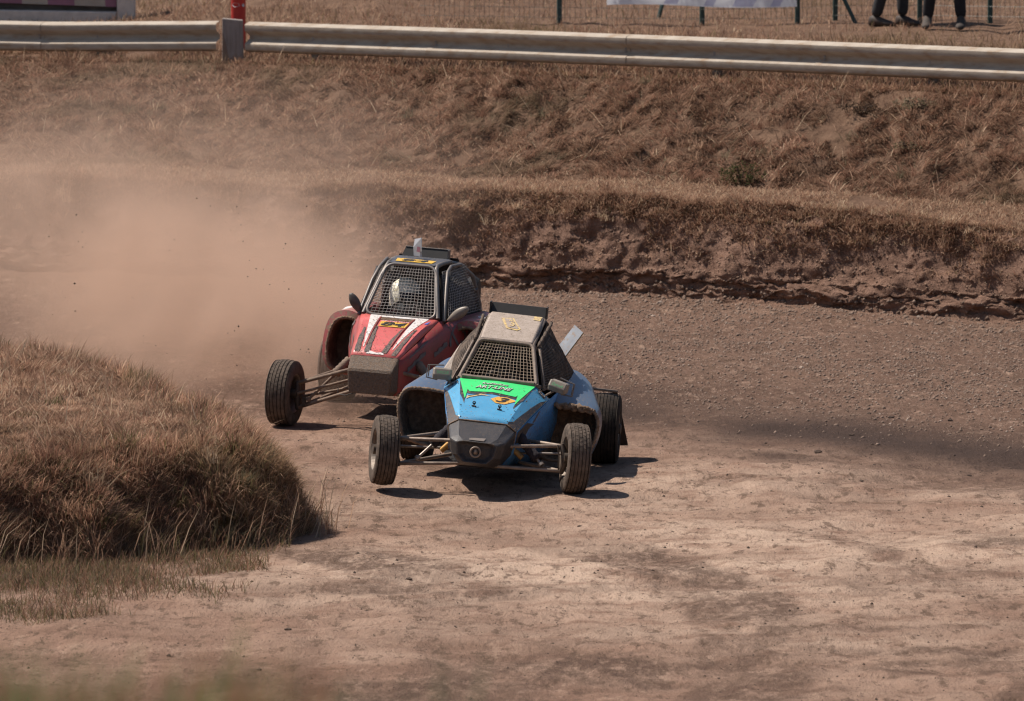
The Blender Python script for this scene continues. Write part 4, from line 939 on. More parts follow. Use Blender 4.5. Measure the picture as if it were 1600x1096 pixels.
# ================================================================== blue buggy, number 3
bl_ = empty('racing_buggy', BLUE_O, YB)
tag(bl_, 'blue racing buggy with green hood panel and number 3, one front wheel off the ground', 'buggy', 'racing buggies on the track')
MW = Matrix.Translation(BLUE_O) @ Matrix.Rotation(YB, 4, 'Z')
XF = rollm(5.8, .22)
def sec(a, zt, b, zs, c, zl, d, zb, y): return [(-d, y, zb), (-c, y, zl), (-b, y, zs), (-a, y, zt), (a, y, zt), (b, y, zs), (c, y, zl), (d, y, zb)]
N0 = sec(.095, .395, .145, .385, .130, .295, .085, .245, -.315); N1 = sec(.140, .425, .203, .400, .175, .285, .105, .225, -.245); N2 = sec(.172, .508, .246, .462, .225, .30, .14, .185, -.04)
mb = MB(); mb.loft([[(x*.72, y+.04, .32+(z-.32)*.72) for x, y, z in N0], N0, N1, N2], True, False); nose = mb.build('nose_cone', M['nose_black'], bl_, XF, bevel=.012)
mb = MB(); mb.tube([(.035*math.cos(a), -.325, .325+.035*math.sin(a)) for a in np.linspace(0, 2*math.pi, 20, endpoint=False)], .007, 8, closed=True); mb.box((0, -.29, .325), (.02, .08, .03)); mb.build('tow_ring', M['arm'], nose, XF, smooth=True)
mb = MB(); mb.add([(-.06, -.300, .398), (.045, -.300, .398), (.035, -.268, .412), (-.05, -.268, .412)], [(0, 1, 2, 3)])
N3 = sec(.278, .722, .385, .645, .365, .52, .34, .17, .65)
mb = MB(); mb.loft([N2[2:6], [(-.225+.0, .30, .612), (-.225, .30, .612), (.225, .30, .612), (.225, .30, .612)]][:1]+[N3[2:6]], False, False, False)
# hood: centre panel with a low ridge, two shoulders, one dropped edge each side
mb = MB(); rowsH = []
for k in range(9):
    t = k/8; L0 = [Vector(p).lerp(Vector(q), t) for p, q in zip(N2[1:7], N3[1:7])]
    crown = .018*math.sin(math.pi*t)
    row = [L0[0], L0[1]+Vector((0, 0, crown*.5)), L0[2]+Vector((0, 0, crown)), (L0[2]+L0[3])/2+Vector((0, 0, .010+crown)), L0[3]+Vector((0, 0, crown)), L0[4]+Vector((0, 0, crown*.5)), L0[5]]
    rowsH.append(row)
mb.loft(rowsH, False, False, False); hood = mb.build('hood', M['blue'], bl_, XF, solid=.004, auto=12)
def H(u, v, lift):
    t = max(0, min(1, v)); a = Vector(N2[3]).lerp(Vector(N3[3]), t); b = Vector(N2[4]).lerp(Vector(N3[4]), t); crown = .018*math.sin(math.pi*t)
    p = a.lerp(b, u); return p + Vector((0, 0, .010*(1-abs(2*u-1)) + crown)) + Vector((0, -.28, .96))*(lift+.002)
def sub_poly(poly, n=10):
    out = []
    for a, b in zip(poly, poly[1:]+poly[:1]): out += [(a[0]+(b[0]-a[0])*k/n, a[1]+(b[1]-a[1])*k/n) for k in range(n)]
    return out
def strips(poly_lo, poly_hi, n=16):
    """a band between two chains that share u breakpoints"""
    return [sub_poly(poly_lo+poly_hi[::-1], 4)]
def quadgrid(name, fn, top, bot, mat, parent, XF, nu=24, nv=6, off=.003):
    mb = MB(); g = []
    for i in range(nu+1):
        u = i/nu; a = np.interp(u, [p[0] for p in top], [p[1] for p in top]); b = np.interp(u, [p[0] for p in bot], [p[1] for p in bot])
        g.append([fn(u, b+(a-b)*j/nv, off) for j in range(nv+1)])
    mb.loft(g, False, False, False); return mb.build(name, mat, parent, XF, recalc=False)
quadgrid('panel_outline', H, [(0, .995), (1, .995)], [(0, .55), (.02, .50), (.075, .335), (.085, .60), (.13, .575), (.5, .60), (.86, .56), (.905, .56), (.93, .31), (.98, .48), (1, .55)], M['black_vinyl'], hood, XF, 80, 8, .0025)
quadgrid('green_panel', H, [(0, .985), (1, .985)], [(0, .93), (.03, .70), (.08, .42), (.115, .69), (.14, .625), (.5, .645), (.86, .61), (.875, .66), (.92, .40), (.965, .66), (1, .93)], M['green'], hood, XF, 80, 8, .0055)
lettering('lettering_outline', 'KunMaxKart', H, (.49, .868), .37, .060, M['ink'], hood, XF, .008, .35, .025)  # dark printed outline under the white letters
lettering('lettering', 'KunMaxKart', H, (.49, .870), .36, .052, M['white'], hood, XF, .0105, .35)
lettering('lettering_outline', 'ART-LINE', H, (.49, .762), .54, .098, M['ink'], hood, XF, .008, .3, .045)  # printed outline, thicker dark copy of the word
lettering('lettering', 'ART-LINE', H, (.49, .765), .52, .076, M['white'], hood, XF, .0105, .3)
flat('number_badge', [[(.50, .475), (.60, .555), (.74, .565), (.88, .525), (.90, .50), (.76, .40), (.60, .40)]], H, M['orange'], hood, XF, .004)
lettering('number_three', '3', H, (.695, .483), .20, .115, M['ink'], hood, XF, .0065, .35, .03)
flat('yellow_ribbon', [[(.10, .44), (.115, .52), (.33, .585), (.50, .535), (.34, .555), (.16, .485)]], H, M['pale_yellow'], hood, XF, .004)
flat('ribbon_print', [[(.135, .505), (.30, .562), (.30, .572), (.13, .515)]], H, M['ink'], hood, XF, .0065)
for u, v in ((.255, .29), (.72, .275)):
    p = Vector(H(u, v, 0)); mb = MB(); mb.tube([p, p+Vector((0, -.006, .026))], .005, 8); mb.tube([p+Vector((.010*math.cos(a), -.006, .026+.010*math.sin(a))) for a in np.linspace(0, 6.28, 12, endpoint=False)], .0035, 6, closed=True); mb.tube([p+Vector((-.016, -.005, .004)), p+Vector((.016, -.012, .002))], .005, 6)
    mb.build('hood_pin', M['black'], hood, XF)
# dark vinyl stripes along the shoulders
def SH(s):
    def f(u, v, lift):
        i0, i1 = (2, 3) if s < 0 else (5, 4); a = Vector(N2[i0]).lerp(Vector(N3[i0]), v); b = Vector(N2[i1]).lerp(Vector(N3[i1]), v); cr = .018*math.sin(math.pi*v)
        return a.lerp(b, u)+Vector((0, 0, cr*(.5+.5*u)))+Vector((s*.6, -.3, .75))*(lift+.003)
    return f
for s in (-1, 1):
    quadgrid('shoulder_stripe', SH(s), [(0, .92), (.2, .80), (.45, .40), (.7, .12), (1, .06)], [(0, .0), (.5, .0), (1, .0)], M['black_vinyl'], hood, XF, 20, 8, .002)
    flat('side_sticker', [[(.2, .90), (.75, .93), (.78, .985), (.2, .955)]], SH(s), M['black_vinyl'], hood, XF, .003)
    lettering('sticker_print', 'R.L.S', SH(s), (.48, .943), .45, .035, M['white'], hood, XF, .006)
mb = MB(); q = []
for a, b in zip(N2[1:6], N2[2:7]): q += [Vector(a).lerp(Vector(b), k/5)*1.0+Vector((0, -.004, .004)) for k in range(5)]
mb.tube(q, [.004+.003*((i*7) % 5)/5 for i in range(len(q))], 6); mb.build('seam_trim', M['mud_lip'], hood, XF, smooth=True)
spatter(hood, H, XF, 110, .0015, .007, M['mud_lip'], 5); spatter(hood, H, XF, 60, .0015, .008, M['mud'], 6, 2.4)
for s in (-1, 1): spatter(hood, SH(s), XF, 40, .005, .022, M['mud_lip'], 7+s)
for v in (.06, .30, .62, .90):
    for u in (.02, .98):
        p = Vector(H(u, v, .001)); mb = MB(); mb.lathe([(0, 0), (0, .006), (.003, .005), (.0035, 0)], 8); mb.v = [tuple(p+Vector((q[1], q[2]-.28*q[0], q[0]))) for q in mb.v]; mb.build('rivet', M['dark_metal'], hood, XF)
# tub sides, floor
for s in (-1, 1):
    mb = MB(); rows = []
    for (y, b, zs, c, zl, d, zb) in ((-.04, .246, .462, .225, .30, .14, .185), (.30, .318, .556, .285, .36, .20, .178), (.65, .385, .645, .345, .42, .27, .17), (1.05, .405, .665, .40, .42, .35, .17), (1.55, .40, .70, .42, .42, .36, .18)):
        rows.append([(s*(b+.002), y, zs-.003), (s*(c+.004), y, zl), (s*d, y, zb)])
    mb.loft(rows, False, False, False); sp = mb.build('side_panel', M['blue_side'], bl_, XF, solid=.004, auto=30)
    def SD(u, v, lift, s=s): a = Vector((s*.246, -.04, .462)).lerp(Vector((s*.385, .65, .645)), u); b = Vector((s*.225, -.04, .30)).lerp(Vector((s*.345, .65, .42)), u); return b.lerp(a, v)+Vector((s*(lift+.006), -lift*.3, 0))
    flat('black_flash', [[(.02, .98), (.30, .98), (.62, .55), (.45, .62), (.30, .25), (.02, .45)]], SD, M['black_vinyl'], sp, XF, .002)
    if s > 0: flat('race_sticker', [[(.52, .70), (.66, .95), (.72, .90), (.58, .64)]], SD, M['grey_vinyl'], sp, XF, .003)
mb = MB(); mb.loft([[(-.14, -.04, .18), (.14, -.04, .18)], [(-.34, .65, .165), (.34, .65, .165)], [(-.37, 1.6, .17), (.37, 1.6, .17)]], False, False, False); mb.build('floor_pan', M['black'], bl_, XF, solid=.006)
mb = MB(); mb.add([(-.39, 1.56, .17), (.39, 1.56, .17), (.40, 1.56, .72), (.19, 1.50, 1.10), (-.19, 1.50, 1.10), (-.40, 1.56, .72)], [tuple(range(6))]); mb.build('firewall', M['black'], bl_, XF, solid=.004)
# cage
A0, A1, B1, B0, C0 = (.285, .655, .725), (.195, .955, .985), (.198, 1.50, 1.115), (.43, 1.60, .70), (.40, 1.05, .67)
mb = MB()
for s in (-1, 1):
    k = lambda p: (s*p[0], p[1], p[2])
    mb.tube([k(A0), k(A1), k(B1), k(B0)], .017, 10); mb.tube([k((.40, 1.56, .18)), k(B0)], .017, 10); mb.tube([k(A1), (s*.30, 1.02, .88), k((.405, 1.12, .67))], .014, 8); mb.tube([k(B1), (s*.30, 2.0, .62)], .015, 8); mb.tube([k(A0), k(C0), k(B0)], .014, 8)
    mb.tube([(s*.335, .70, .70), (s*.245, .965, .965)], .012, 8)
mb.tube([(-B1[0], B1[1], B1[2]), B1], .017, 10); mb.tube([(-B0[0], B0[1], B0[2]), B0], .015, 8)
mb.build('roll_cage', M['cage'], bl_, XF, auto=50)
mb = MB(); mb.tube(rounded([(-.285, .640, .722), (.285, .640, .722), (.198, .938, .990), (-.198, .938, .990)], .05), .014, 8, closed=True); mb.tube([(-.265, .645, .742), (.265, .645, .742)], .016, 8); mb.build('windscreen_frame', M['cage'], bl_, XF, auto=50)
mb, _ = patch_grid((-.275, .648, .735), (.275, .648, .735), (.188, .940, .985), (-.188, .940, .985), 19, 13, .0015); mb.build('windscreen_mesh', M['wire'], bl_, XF)
for s in (-1, 1):
    mb, _ = patch_grid((s*.335, .69, .71), (s*.47, 1.58, .71), (s*.225, 1.50, 1.10), (s*.235, .97, .97), 34, 17, .0048, (s*.05, 0, .01)); nn = mb.build('side_net', M['net'], bl_, XF)
    mb = MB(); g = []
    for i in range(9):
        u = i/8; g.append([Vector((s*.320, .70, .70)).lerp(Vector((s*.455, 1.58, .70)), u).lerp(Vector((s*.215, .97, .965)).lerp(Vector((s*.215, 1.50, 1.09)), u), v/6)+Vector((s*.045, 0, 0))*(16*u*(1-u)*(v/6)*(1-v/6)) for v in range(7)])
    mb.loft(g, False, False, False); mb.build('dark_backing', M['net_dark'], nn, XF, recalc=False)  # dark sheet added behind the net so it reads solid and dark
    mb = MB(); q = [Vector((s*.235, .955, .985)).lerp(Vector((s*.255, 1.50, 1.10)), k/14) for k in range(15)]; mb.tube([p+Vector((0, 0, .006*((i*7) % 3-1))) for i, p in enumerate(q)], [.009+.005*((i*5) % 3)/2 for i in range(15)], 7); mb.build('mud_crusted_strap', M['net'], nn, XF, smooth=True)
# roof panel and scoop
mb = MB(); mb.loft([[(-.196, .94, .992), (-.186, .94, 1.008), (.186, .94, 1.008), (.196, .94, .992)], [(-.205, 1.20, 1.062), (-.190, 1.20, 1.082), (.190, 1.20, 1.082), (.205, 1.20, 1.062)], [(-.205, 1.49, 1.120), (-.190, 1.49, 1.142), (.190, 1.49, 1.142), (.205, 1.49, 1.120)]]); roof = mb.build('roof_panel', M['roof_dust'], bl_, XF, bevel=.008)
def RF(u, v, lift): # u 0..1 across, v 0..1 front to back
    a = Vector((-.186, .94, 1.008)).lerp(Vector((-.19, 1.20, 1.082)), v*2) if v < .5 else Vector((-.19, 1.20, 1.082)).lerp(Vector((-.19, 1.49, 1.142)), v*2-1)
    return Vector((a.x*(1-2*u), a.y, a.z))+Vector((0, -.25, .97))*(lift+.001)
D3 = [(.33, .80), (.47, .82), (.70, .42), (.56, .38)]
flat('roof_number_outline', [[(.23, .76), (.47, .80), (.54, .66), (.69, .40), (.63, .34), (.41, .38)]], RF, M['pale_yellow'], roof, XF, .003)
flat('roof_number_field', [[(.295, .735), (.452, .76), (.512, .645), (.645, .41), (.615, .385), (.43, .425)]], RF, M['roof_dust'], roof, XF, .0055)
lettering('roof_number', '3', RF, (.475, .575), .15, .24, M['pale_yellow'], roof, XF, .008, -.4, .02)
flat('nose_scuff', [[(-.055, .300), (.05, .300), (.06, .262), (-.03, .272), (-.06, .285)]], lambda u, v, o: Vector((u, -v, .395+(.315-v)*.43))+Vector((0, -.4, .9))*(o+.003), M['chrome'], nose, XF, .003)
spatter(roof, RF, XF, 90, .002, .008, M['mud'], 12, 1.0)
flat('roof_sticker', [[(.84, .82), (.985, .80), (.985, .96), (.84, .965)]], RF, M['pale_yellow'], roof, XF, .003)
mb = MB(); mb.hexa([(-.205, 1.50, 1.125), (.205, 1.50, 1.125), (.205, 1.56, 1.125), (-.205, 1.56, 1.125), (-.200, 1.545, 1.205), (.200, 1.545, 1.205), (.200, 1.56, 1.205), (-.200, 1.56, 1.205)]); mb.box((-.21, 1.54, 1.165), (.008, .09, .09)).box((.21, 1.54, 1.165), (.008, .09, .09)); mb.build('roof_flap', M['black'], bl_, XF)
# side pods
def pod(root, s, XF, ring0, ring1, ring2, ys, paint, liner, lip, back):
    r3 = lambda ring, y: [(s*x, y, z) for x, z in ring]
    c0 = (sum(x for x, z in ring0)/len(ring0), sum(z for x, z in ring0)/len(ring0))
    shr = lambda ring, k, y: [(s*(c0[0]+(x-c0[0])*k), y, c0[1]+(z-c0[1])*k) for x, z in ring]
    mb = MB(); mb.loft([r3(ring0, ys[0]), r3(ring1, ys[1]), r3(ring2, ys[2])], False, True); o = mb.build('side_pod', paint, root, XF, auto=60, bevel=.0)
    mb = MB(); mb.loft([r3(ring0, ys[0]), shr(ring0, .93, ys[0]+.005), shr(ring0, .86, ys[0]+.10), shr(ring0, .80, back), shr(ring0, .4, back+.02)], False, True); mb.build('pod_lining', liner, o, XF, auto=60)
    mb = MB(); pts = [Vector(p)+Vector((0, -.004, 0)) for p in r3(ring0, ys[0])]; q = []
    for a, b in zip(pts, pts[1:]+pts[:1]): q += [a.lerp(b, k/4) for k in range(4)]
    mb.tube(q, [.010+.007*((i*37) % 11)/11 for i in range(len(q))], 8, closed=True); mb.build('mud_rim', lip, o, XF, smooth=True)
    return o
def smooth_ring(pts, n=4):
    out = []; m = len(pts)
    for i in range(m):
        p0, p1, p2, p3 = [Vector((*pts[(i+k-1) % m], 0)) for k in range(4)]
        for k in range(n):
            t = k/n; q = .5*((2*p1)+(p2-p0)*t+(2*p0-5*p1+4*p2-p3)*t*t+(3*p1-p0-3*p2+p3)*t**3); out.append((q.x, q.y))
    return out
rg0 = smooth_ring([(.325, .20), (.325, .545), (.42, .58), (.62, .585), (.705, .55), (.735, .45), (.70, .28), (.63, .20)])
rg1 = smooth_ring([(.38, .19), (.38, .61), (.44, .65), (.62, .615), (.72, .57), (.75, .45), (.715, .27), (.64, .19)])
rg2 = smooth_ring([(.39, .28), (.40, .72), (.45, .76), (.53, .72), (.60, .64), (.63, .53), (.61, .36), (.55, .29)])
for s in (-1, 1):
    pd = pod(bl_, s, XF, rg0, rg1, rg2, (.88, 1.02, 1.62), M['blue_dusty'], M['mud_dark'], M['mud_lip'], 1.10)
    if s > 0:
        mb = MB(); q = [Vector((.40+.30*k/20, .885-.006*math.sin(k), .575-.02*(k/20)**3+.012*math.sin(k*1.7))) for k in range(21)]; mb.tube(q, [.016+.014*abs(math.sin(k*.9))*math.sin(math.pi*k/20) for k in range(21)], 9); mb.build('mud_cake', M['mud_lip'], pd, XF, smooth=True)
# pale tank panel left of the cockpit, rear quarter
mb = MB(); mb.hexa([(-.50, 1.18, .66), (-.36, 1.12, .66), (-.36, 1.50, .66), (-.50, 1.50, .66), (-.40, 1.30, .86), (-.34, 1.28, .86), (-.34, 1.5, .88), (-.40, 1.5, .88)]); mb.build('side_deflector', M['roof_dust'], bl_, XF, bevel=.01)
# mirrors
def box_mirror(s, c, tilt, txt):
    c = Vector(c); rot = Matrix.Rotation(R(tilt), 3, 'Y') @ Matrix.Rotation(R(-s*10), 3, 'Z'); mb = MB(); w_, h_ = .068, .040
    rings = []
    for (x, k, y0) in ((-w_, .86, .0), (-w_+.012, 1, -.006), (w_-.012, 1, -.006), (w_, .86, .0)):
        rings.append([rot @ Vector(p)+c for p in ((x, .045, -h_*k), (x, y0-.025, -h_*k), (x, y0-.040, -h_*.1), (x, y0-.018, h_*k), (x, .045, h_*k))])
    mb.loft(rings); o = mb.build('mirror', M['mirror_body'], bl_, XF, bevel=.004)
    mb = MB(); mb.box(c+rot @ Vector((0, .047, 0)), (.118, .004, .066), rot); mb.build('mirror_glass', M['glass'], o, XF)
    def mf(u, v, lift): return c+rot @ Vector((u, -.0465+.022*(v+.006)/.034*.75-lift, v))
    lettering('mirror_lettering', txt, mf, (.0, .016), .085, .020, M['green_ink'], o, XF, .004, .2)
    mb = MB(); mb.tube([rot @ Vector(p)+c for p in ((s*-.01, .02, .062), (s*.105, .03, .052), (s*.112, .03, -.038), (s*.03, .02, -.048))], .0055, 7); mb.tube([rot @ Vector(p)+c for p in ((s*.092, .05, .05), (s*.098, .05, -.035))], .004, 6); mb.build('mirror_guard', M['cage_grey'], o, XF, auto=50)
    mb = MB(); mb.tube([c+Vector((-s*.02, .01, -.03)), c+Vector((-s*.10, .03, -.085))], .008, 8); mb.build('mirror_stalk', M['cage'], o, XF)
box_mirror(-1, (-.405, .60, .745), 0, 'DANCUB'); box_mirror(1, (.445, .62, .745), 12, 'Dancub')
# grey side board on the rear right, black rear mudflaps
pa, pb, pc_, pd_ = at_y(866, 549, 50.9), at_y(898, 508, 50.9), at_y(911, 520, 50.8), at_y(880, 561, 50.8)
inv = MW.inverted(); q = [inv @ p for p in (pa, pb, pc_, pd_)]; e = Vector((.01, .05, -.02)); mb = MB(); mb.hexa([*q, *[p+e*.3 for p in q]]); bo = mb.build('side_board', M['board'], bl_)
mb = MB(); mb.tube([q[2]+e*.2, q[3]+e*.2], .0045, 6); mb.build('yellow_edge', M['pale_yellow'], bo)
mb = MB(); mb.tube([(q[0]+q[3])/2, XF @ Vector((.36, 1.62, .72))], .008, 8); mb.build('board_bracket', M['cage'], bo)
for s in (-1, 1):
    tl = [(s*.50, 2.10, .47), (s*.77, 2.06, .53), (s*.845, 2.12, .12), (s*.52, 2.18, .10)]; zo = .0 if s < 0 else -.02
    mb = MB(); mb.hexa([(x, y, z+zo) for x, y, z in tl]+[(x, y+.012, z+zo) for x, y, z in tl]); fl = mb.build('mudflap', M['mudflap'], bl_)
    mb = MB(); mb.tube([(s*.46, 1.75, .58), (s*.77, 2.06, .53+zo)], .010, 8); mb.build('flap_stay', M['cage'], fl)
# wheels, suspension
wl = Vector((-.69, 0, .292)); wr_ = Vector((.69, 0, .252))
wheel(bl_, wl, .252, .165, 5.5, 15, M['tyre'], -1); wheel(bl_, wr_, .252, .165, 5, 15, M['tyre'], 1)
wheel(bl_, (-.70, 1.85, .258), .262, .225, 2, 0, M['tyre_rear'], -1, True); wheel(bl_, (.70, 1.85, .258), .262, .225, 3, 3, M['tyre_rear'], 1, True)
for s, wc in ((-1, wl), (1, wr_)):
    hub = wc+Vector((-s*.095, 0, 0)); T = lambda x, y, z: XF @ Vector((s*x, y, z))
    up = hub+Vector((0, .01, .085)); lo = hub+Vector((-s*.005, 0, -.095))
    arms(bl_, 'upper_arm', [[T(.185, -.10, .362), up], [T(.26, .30, .372), up]], .0135, M['arm'])
    arms(bl_, 'lower_arm', [[T(.10, -.12, .212), lo], [T(.25, .32, .205), lo]], .0135, M['arm'])
    arms(bl_, 'tie_rod', [[T(.12, .10, .285), hub+Vector((-s*.01, .09, .02))]], .009, M['chrome'])
    mb = MB(); mb.tube([up+Vector((0, 0, .02)), up, hub+Vector((s*.02, 0, .03)), hub+Vector((s*.02, 0, -.03)), lo, lo+Vector((0, 0, -.02))], [.012, .02, .028, .028, .02, .012], 10); mb.tube([hub, wc], .03, 12); mb.tube([hub+Vector((-s*.025, -.05, .10)), hub+Vector((-s*.015, -.07, .03)), hub+Vector((-s*.02, -.055, -.08))], .005, 6); mb.build('knuckle', M['dark_metal'], bl_, auto=50)
    shock(bl_, T(.20, .12, .475), lo.lerp(T(.10, -.05, .212), .28)+Vector((0, -.01, .03)), .06 if s < 0 else .08, .62 if s < 0 else .84, M['sleeve'], M['chrome'])
    mb = MB(); a = T(.21, .02, .345); mb.tube([a, a+Vector((s*.085, -.01, -.075))], .022, 12); mb.build('damper_reservoir', M['gold'], bl_, auto=50)
rear_end(bl_, XF, 1.85, .258, .225)
steering(bl_, XF, (-.02, .86, .66), .13); seat(bl_, XF, 1.22, .95)
driver(MW @ XF, -.04, (1.14, .895), M['suit_dark'], M['sleeve_grey'], M['helmet_dark'], 'person in dark racing suit with black and yellow helmet driving the blue buggy', (-.02, .86, .66), .13)

# ================================================================== red buggy, number 84
rd = empty('racing_buggy', RED_O, YRD)
tag(rd, 'red and white racing buggy with yellow number 84 plate in the dust', 'buggy', 'racing buggies on the track')
MR = Matrix.Translation(RED_O) @ Matrix.Rotation(YRD, 4, 'Z')
XR = rollm(3.6, .25)
Q0 = sec(.150, .47, .172, .465, .165, .33, .15, .300, -.335); Q0b = sec(.158, .490, .178, .485, .168, .33, .15, .300, -.325); Q1 = sec(.170, .578, .192, .572, .192, .32, .16, .285, -.19)
mb = MB(); mb.loft([Q0, Q0b, Q1], True, False); rn = mb.build('nose_cone', M['nose_mud'], rd, XR, bevel=.008)
Q2 = sec(.280, .815, .315, .805, .345, .55, .30, .25, .56)
mb = MB(); rowsH = []
for k in range(9):
    t = k/8; L0 = [Vector(p).lerp(Vector(q), t) for p, q in zip(Q1[2:6], Q2[2:6])]; cr = .03*math.sin(math.pi*t)
    rowsH.append([L0[0], L0[1]+Vector((0, 0, cr)), L0[2]+Vector((0, 0, cr)), L0[3]])
mb.loft(rowsH, False, False, False); rh = mb.build('hood', M['red'], rd, XR, solid=.004, auto=30)
def HR(u, v, lift):
    t = max(0, min(1, v)); p = Vector(Q1[3]).lerp(Vector(Q2[3]), t).lerp(Vector(Q1[4]).lerp(Vector(Q2[4]), t), u); return p+Vector((0, 0, .03*math.sin(math.pi*t)))+Vector((0, -.31, .95))*(lift+.002)
def HRc(polys): return [sub_poly(p, 8) for p in polys]
def band(name, p0, p1, w0, w1, mat, off=.003, n=10, steps=()):
    mb = MB(); g = []
    for k in range(n+1):
        t = k/n; u = p0[0]+(p1[0]-p0[0])*t; v = p0[1]+(p1[1]-p0[1])*t; w_ = w0+(w1-w0)*t
        g.append([HR(u-w_/2, v, off), HR(u+w_/2, v, off)])
    mb.loft(g, False, False, False); return mb.build(name, mat, rh, XR, recalc=False)
band('white_stripe', (.155, .965), (.165, .16), .15, .02, M['white']); band('white_stripe', (.845, .965), (.80, .14), .17, .02, M['white'])
band('white_stripe', (.08, .965), (.93, .965), .001, .001, M['white'])
mb = MB(); g = []
for k in range(13): u = .09+.83*k/12; g.append([HR(u, .925, .0035), HR(u, .985, .0035)])
mb.loft(g, False, False, False); mb.build('white_stripe', M['white'], rh, XR, recalc=False)
# intake below the windscreen: flat strip, the slot's dark depth painted as colour
mb = MB(); g = []
for k in range(13): u = .255+.49*k/12; g.append([HR(u, .835, .004), HR(u, .91, .004)])
mb.loft(g, False, False, False); mb.build('intake_slot', M['mud_dark'], rh, XR, recalc=False)
for u0, u1 in ((.245, .215), (.745, .725)):
    mb = MB(); mb.tube([HR(u0+(u1-u0)*t, .92-.72*t, .004) for t in np.linspace(0, 1, 9)], .006, 6); mb.build('hood_rib', M['red_dusty'], rh, XR)
for (a, b, w0, w1) in (((.075, .58), (.05, .06), .06, .13), ((.27, .64), (.27, .06), .05, .13), ((.71, .60), (.66, .06), .05, .13), ((.93, .62), (.90, .03), .05, .12)):
    mb = MB(); g = []
    for k in range(13):
        t = k/12; u = a[0]+(b[0]-a[0])*t; v = a[1]+(b[1]-a[1])*t; w_ = (w0+(w1-w0)*t)*(1 if k % 4 else .8) * (1.0 if k > 3 else .62); g.append([HR(u-w_/2, v, .0045), HR(u+w_/2, v, .0045)])
    mb.loft(g, False, False, False); mb.build('black_stripe', M['stripe_mud'], rh, XR, recalc=False)
mb = MB(); g = []
for k in range(9): u = .285+.45*k/8; g.append([HR(u, .635, .006), HR(u+.005, .775, .006)])
mb.loft(g, False, False, False); npl = mb.build('number_plate', M['yellow'], rh, XR, recalc=False)
lettering('number', '84', HR, (.51, .705), .40, .115, M['ink'], npl, XR, .0095, .25, .018)
lettering('hood_lettering', 'RACING TEAM', HR, (.50, .805), .42, .030, M['white'], rh, XR, .005, .2)
flat('front_scuff', HRc([[(.26, .035), (.68, .03), (.64, .075), (.5, .06), (.33, .09)]]), HR, M['white'], rh, XR, .004)
spatter(rh, HR, XR, 200, .002, .009, M['mud_lip'], 21); spatter(rh, HR, XR, 120, .002, .009, M['mud'], 22, 2.0)
flat('blue_sticker', HRc([[(.945, .80), (.995, .80), (.995, .905)]]), HR, M['blue_ink'], rh, XR, .004)
for s in (-1, 1):
    mb = MB(); rows = []
    for (y, b, zs, c, zl, d, zb) in ((-.19, .192, .570, .194, .32, .162, .285), (.15, .245, .665, .285, .44, .235, .265), (.56, .315, .803, .40, .55, .32, .25), (1.0, .375, .80, .50, .56, .40, .25), (1.45, .42, .80, .53, .58, .42, .26), (1.7, .42, .78, .50, .58, .40, .30)):
        rows.append([(s*b, y, zs), (s*(b*.35+c*.65), y, zs*.72+zl*.28), (s*c, y, zl), (s*d, y, zb)])
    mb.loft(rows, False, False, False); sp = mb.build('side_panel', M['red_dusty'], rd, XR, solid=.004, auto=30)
    R_ = [[Vector(p) for p in r] for r in rows]
    def RS(u, v, lift, R_=R_, s=s): # u along the side (0 nose .. 5), v 0 bottom .. 1 shoulder
        i = min(int(u), 4); t = u-i; k = (1-v)*2; j = min(int(k), 1); f = k-j
        a = R_[i][j].lerp(R_[i][j+1], f); b = R_[i+1][j].lerp(R_[i+1][j+1], f); return a.lerp(b, t)+Vector((s*.8, -.5, .3))*(lift+.006)
    for (u0, u1, v0, v1) in ((.5, 1.35, .62, .80), (.4, 1.2, .30, .46), (1.5, 2.0, .18, .30)):
        mb = MB(); g = [[RS(u0+(u1-u0)*k/8, v0+(v1-v0)*k/8*.5-.05, .003), RS(u0+(u1-u0)*k/8, v0+(v1-v0)*k/8*.5+.07-.004*(k % 3)*5, .003)] for k in range(9)]; mb.loft(g, False, False, False); mb.build('black_stripe', M['grey_vinyl'], sp, XR, recalc=False)
    lettering('side_lettering', 'K3', lambda u, v, l, s=s: RS(u if s > 0 else 4.7-u, v, l), (2.45, .42), .75, .55, M['grey_vinyl'], sp, XR, .005, .25)
mb = MB(); mb.loft([[(-.16, -.19, .285), (.16, -.19, .285)], [(-.32, .56, .25), (.32, .56, .25)], [(-.40, 1.7, .26), (.40, 1.7, .26)]], False, False, False); mb.build('floor_pan', M['black'], rd, XR, solid=.006)
mb = MB(); mb.add([(-.40, 1.62, .27), (.40, 1.62, .27), (.41, 1.62, .80), (.24, 1.40, 1.22), (-.24, 1.40, 1.22), (-.41, 1.62, .80)], [tuple(range(6))]); mb.build('firewall', M['black'], rd, XR, solid=.004)
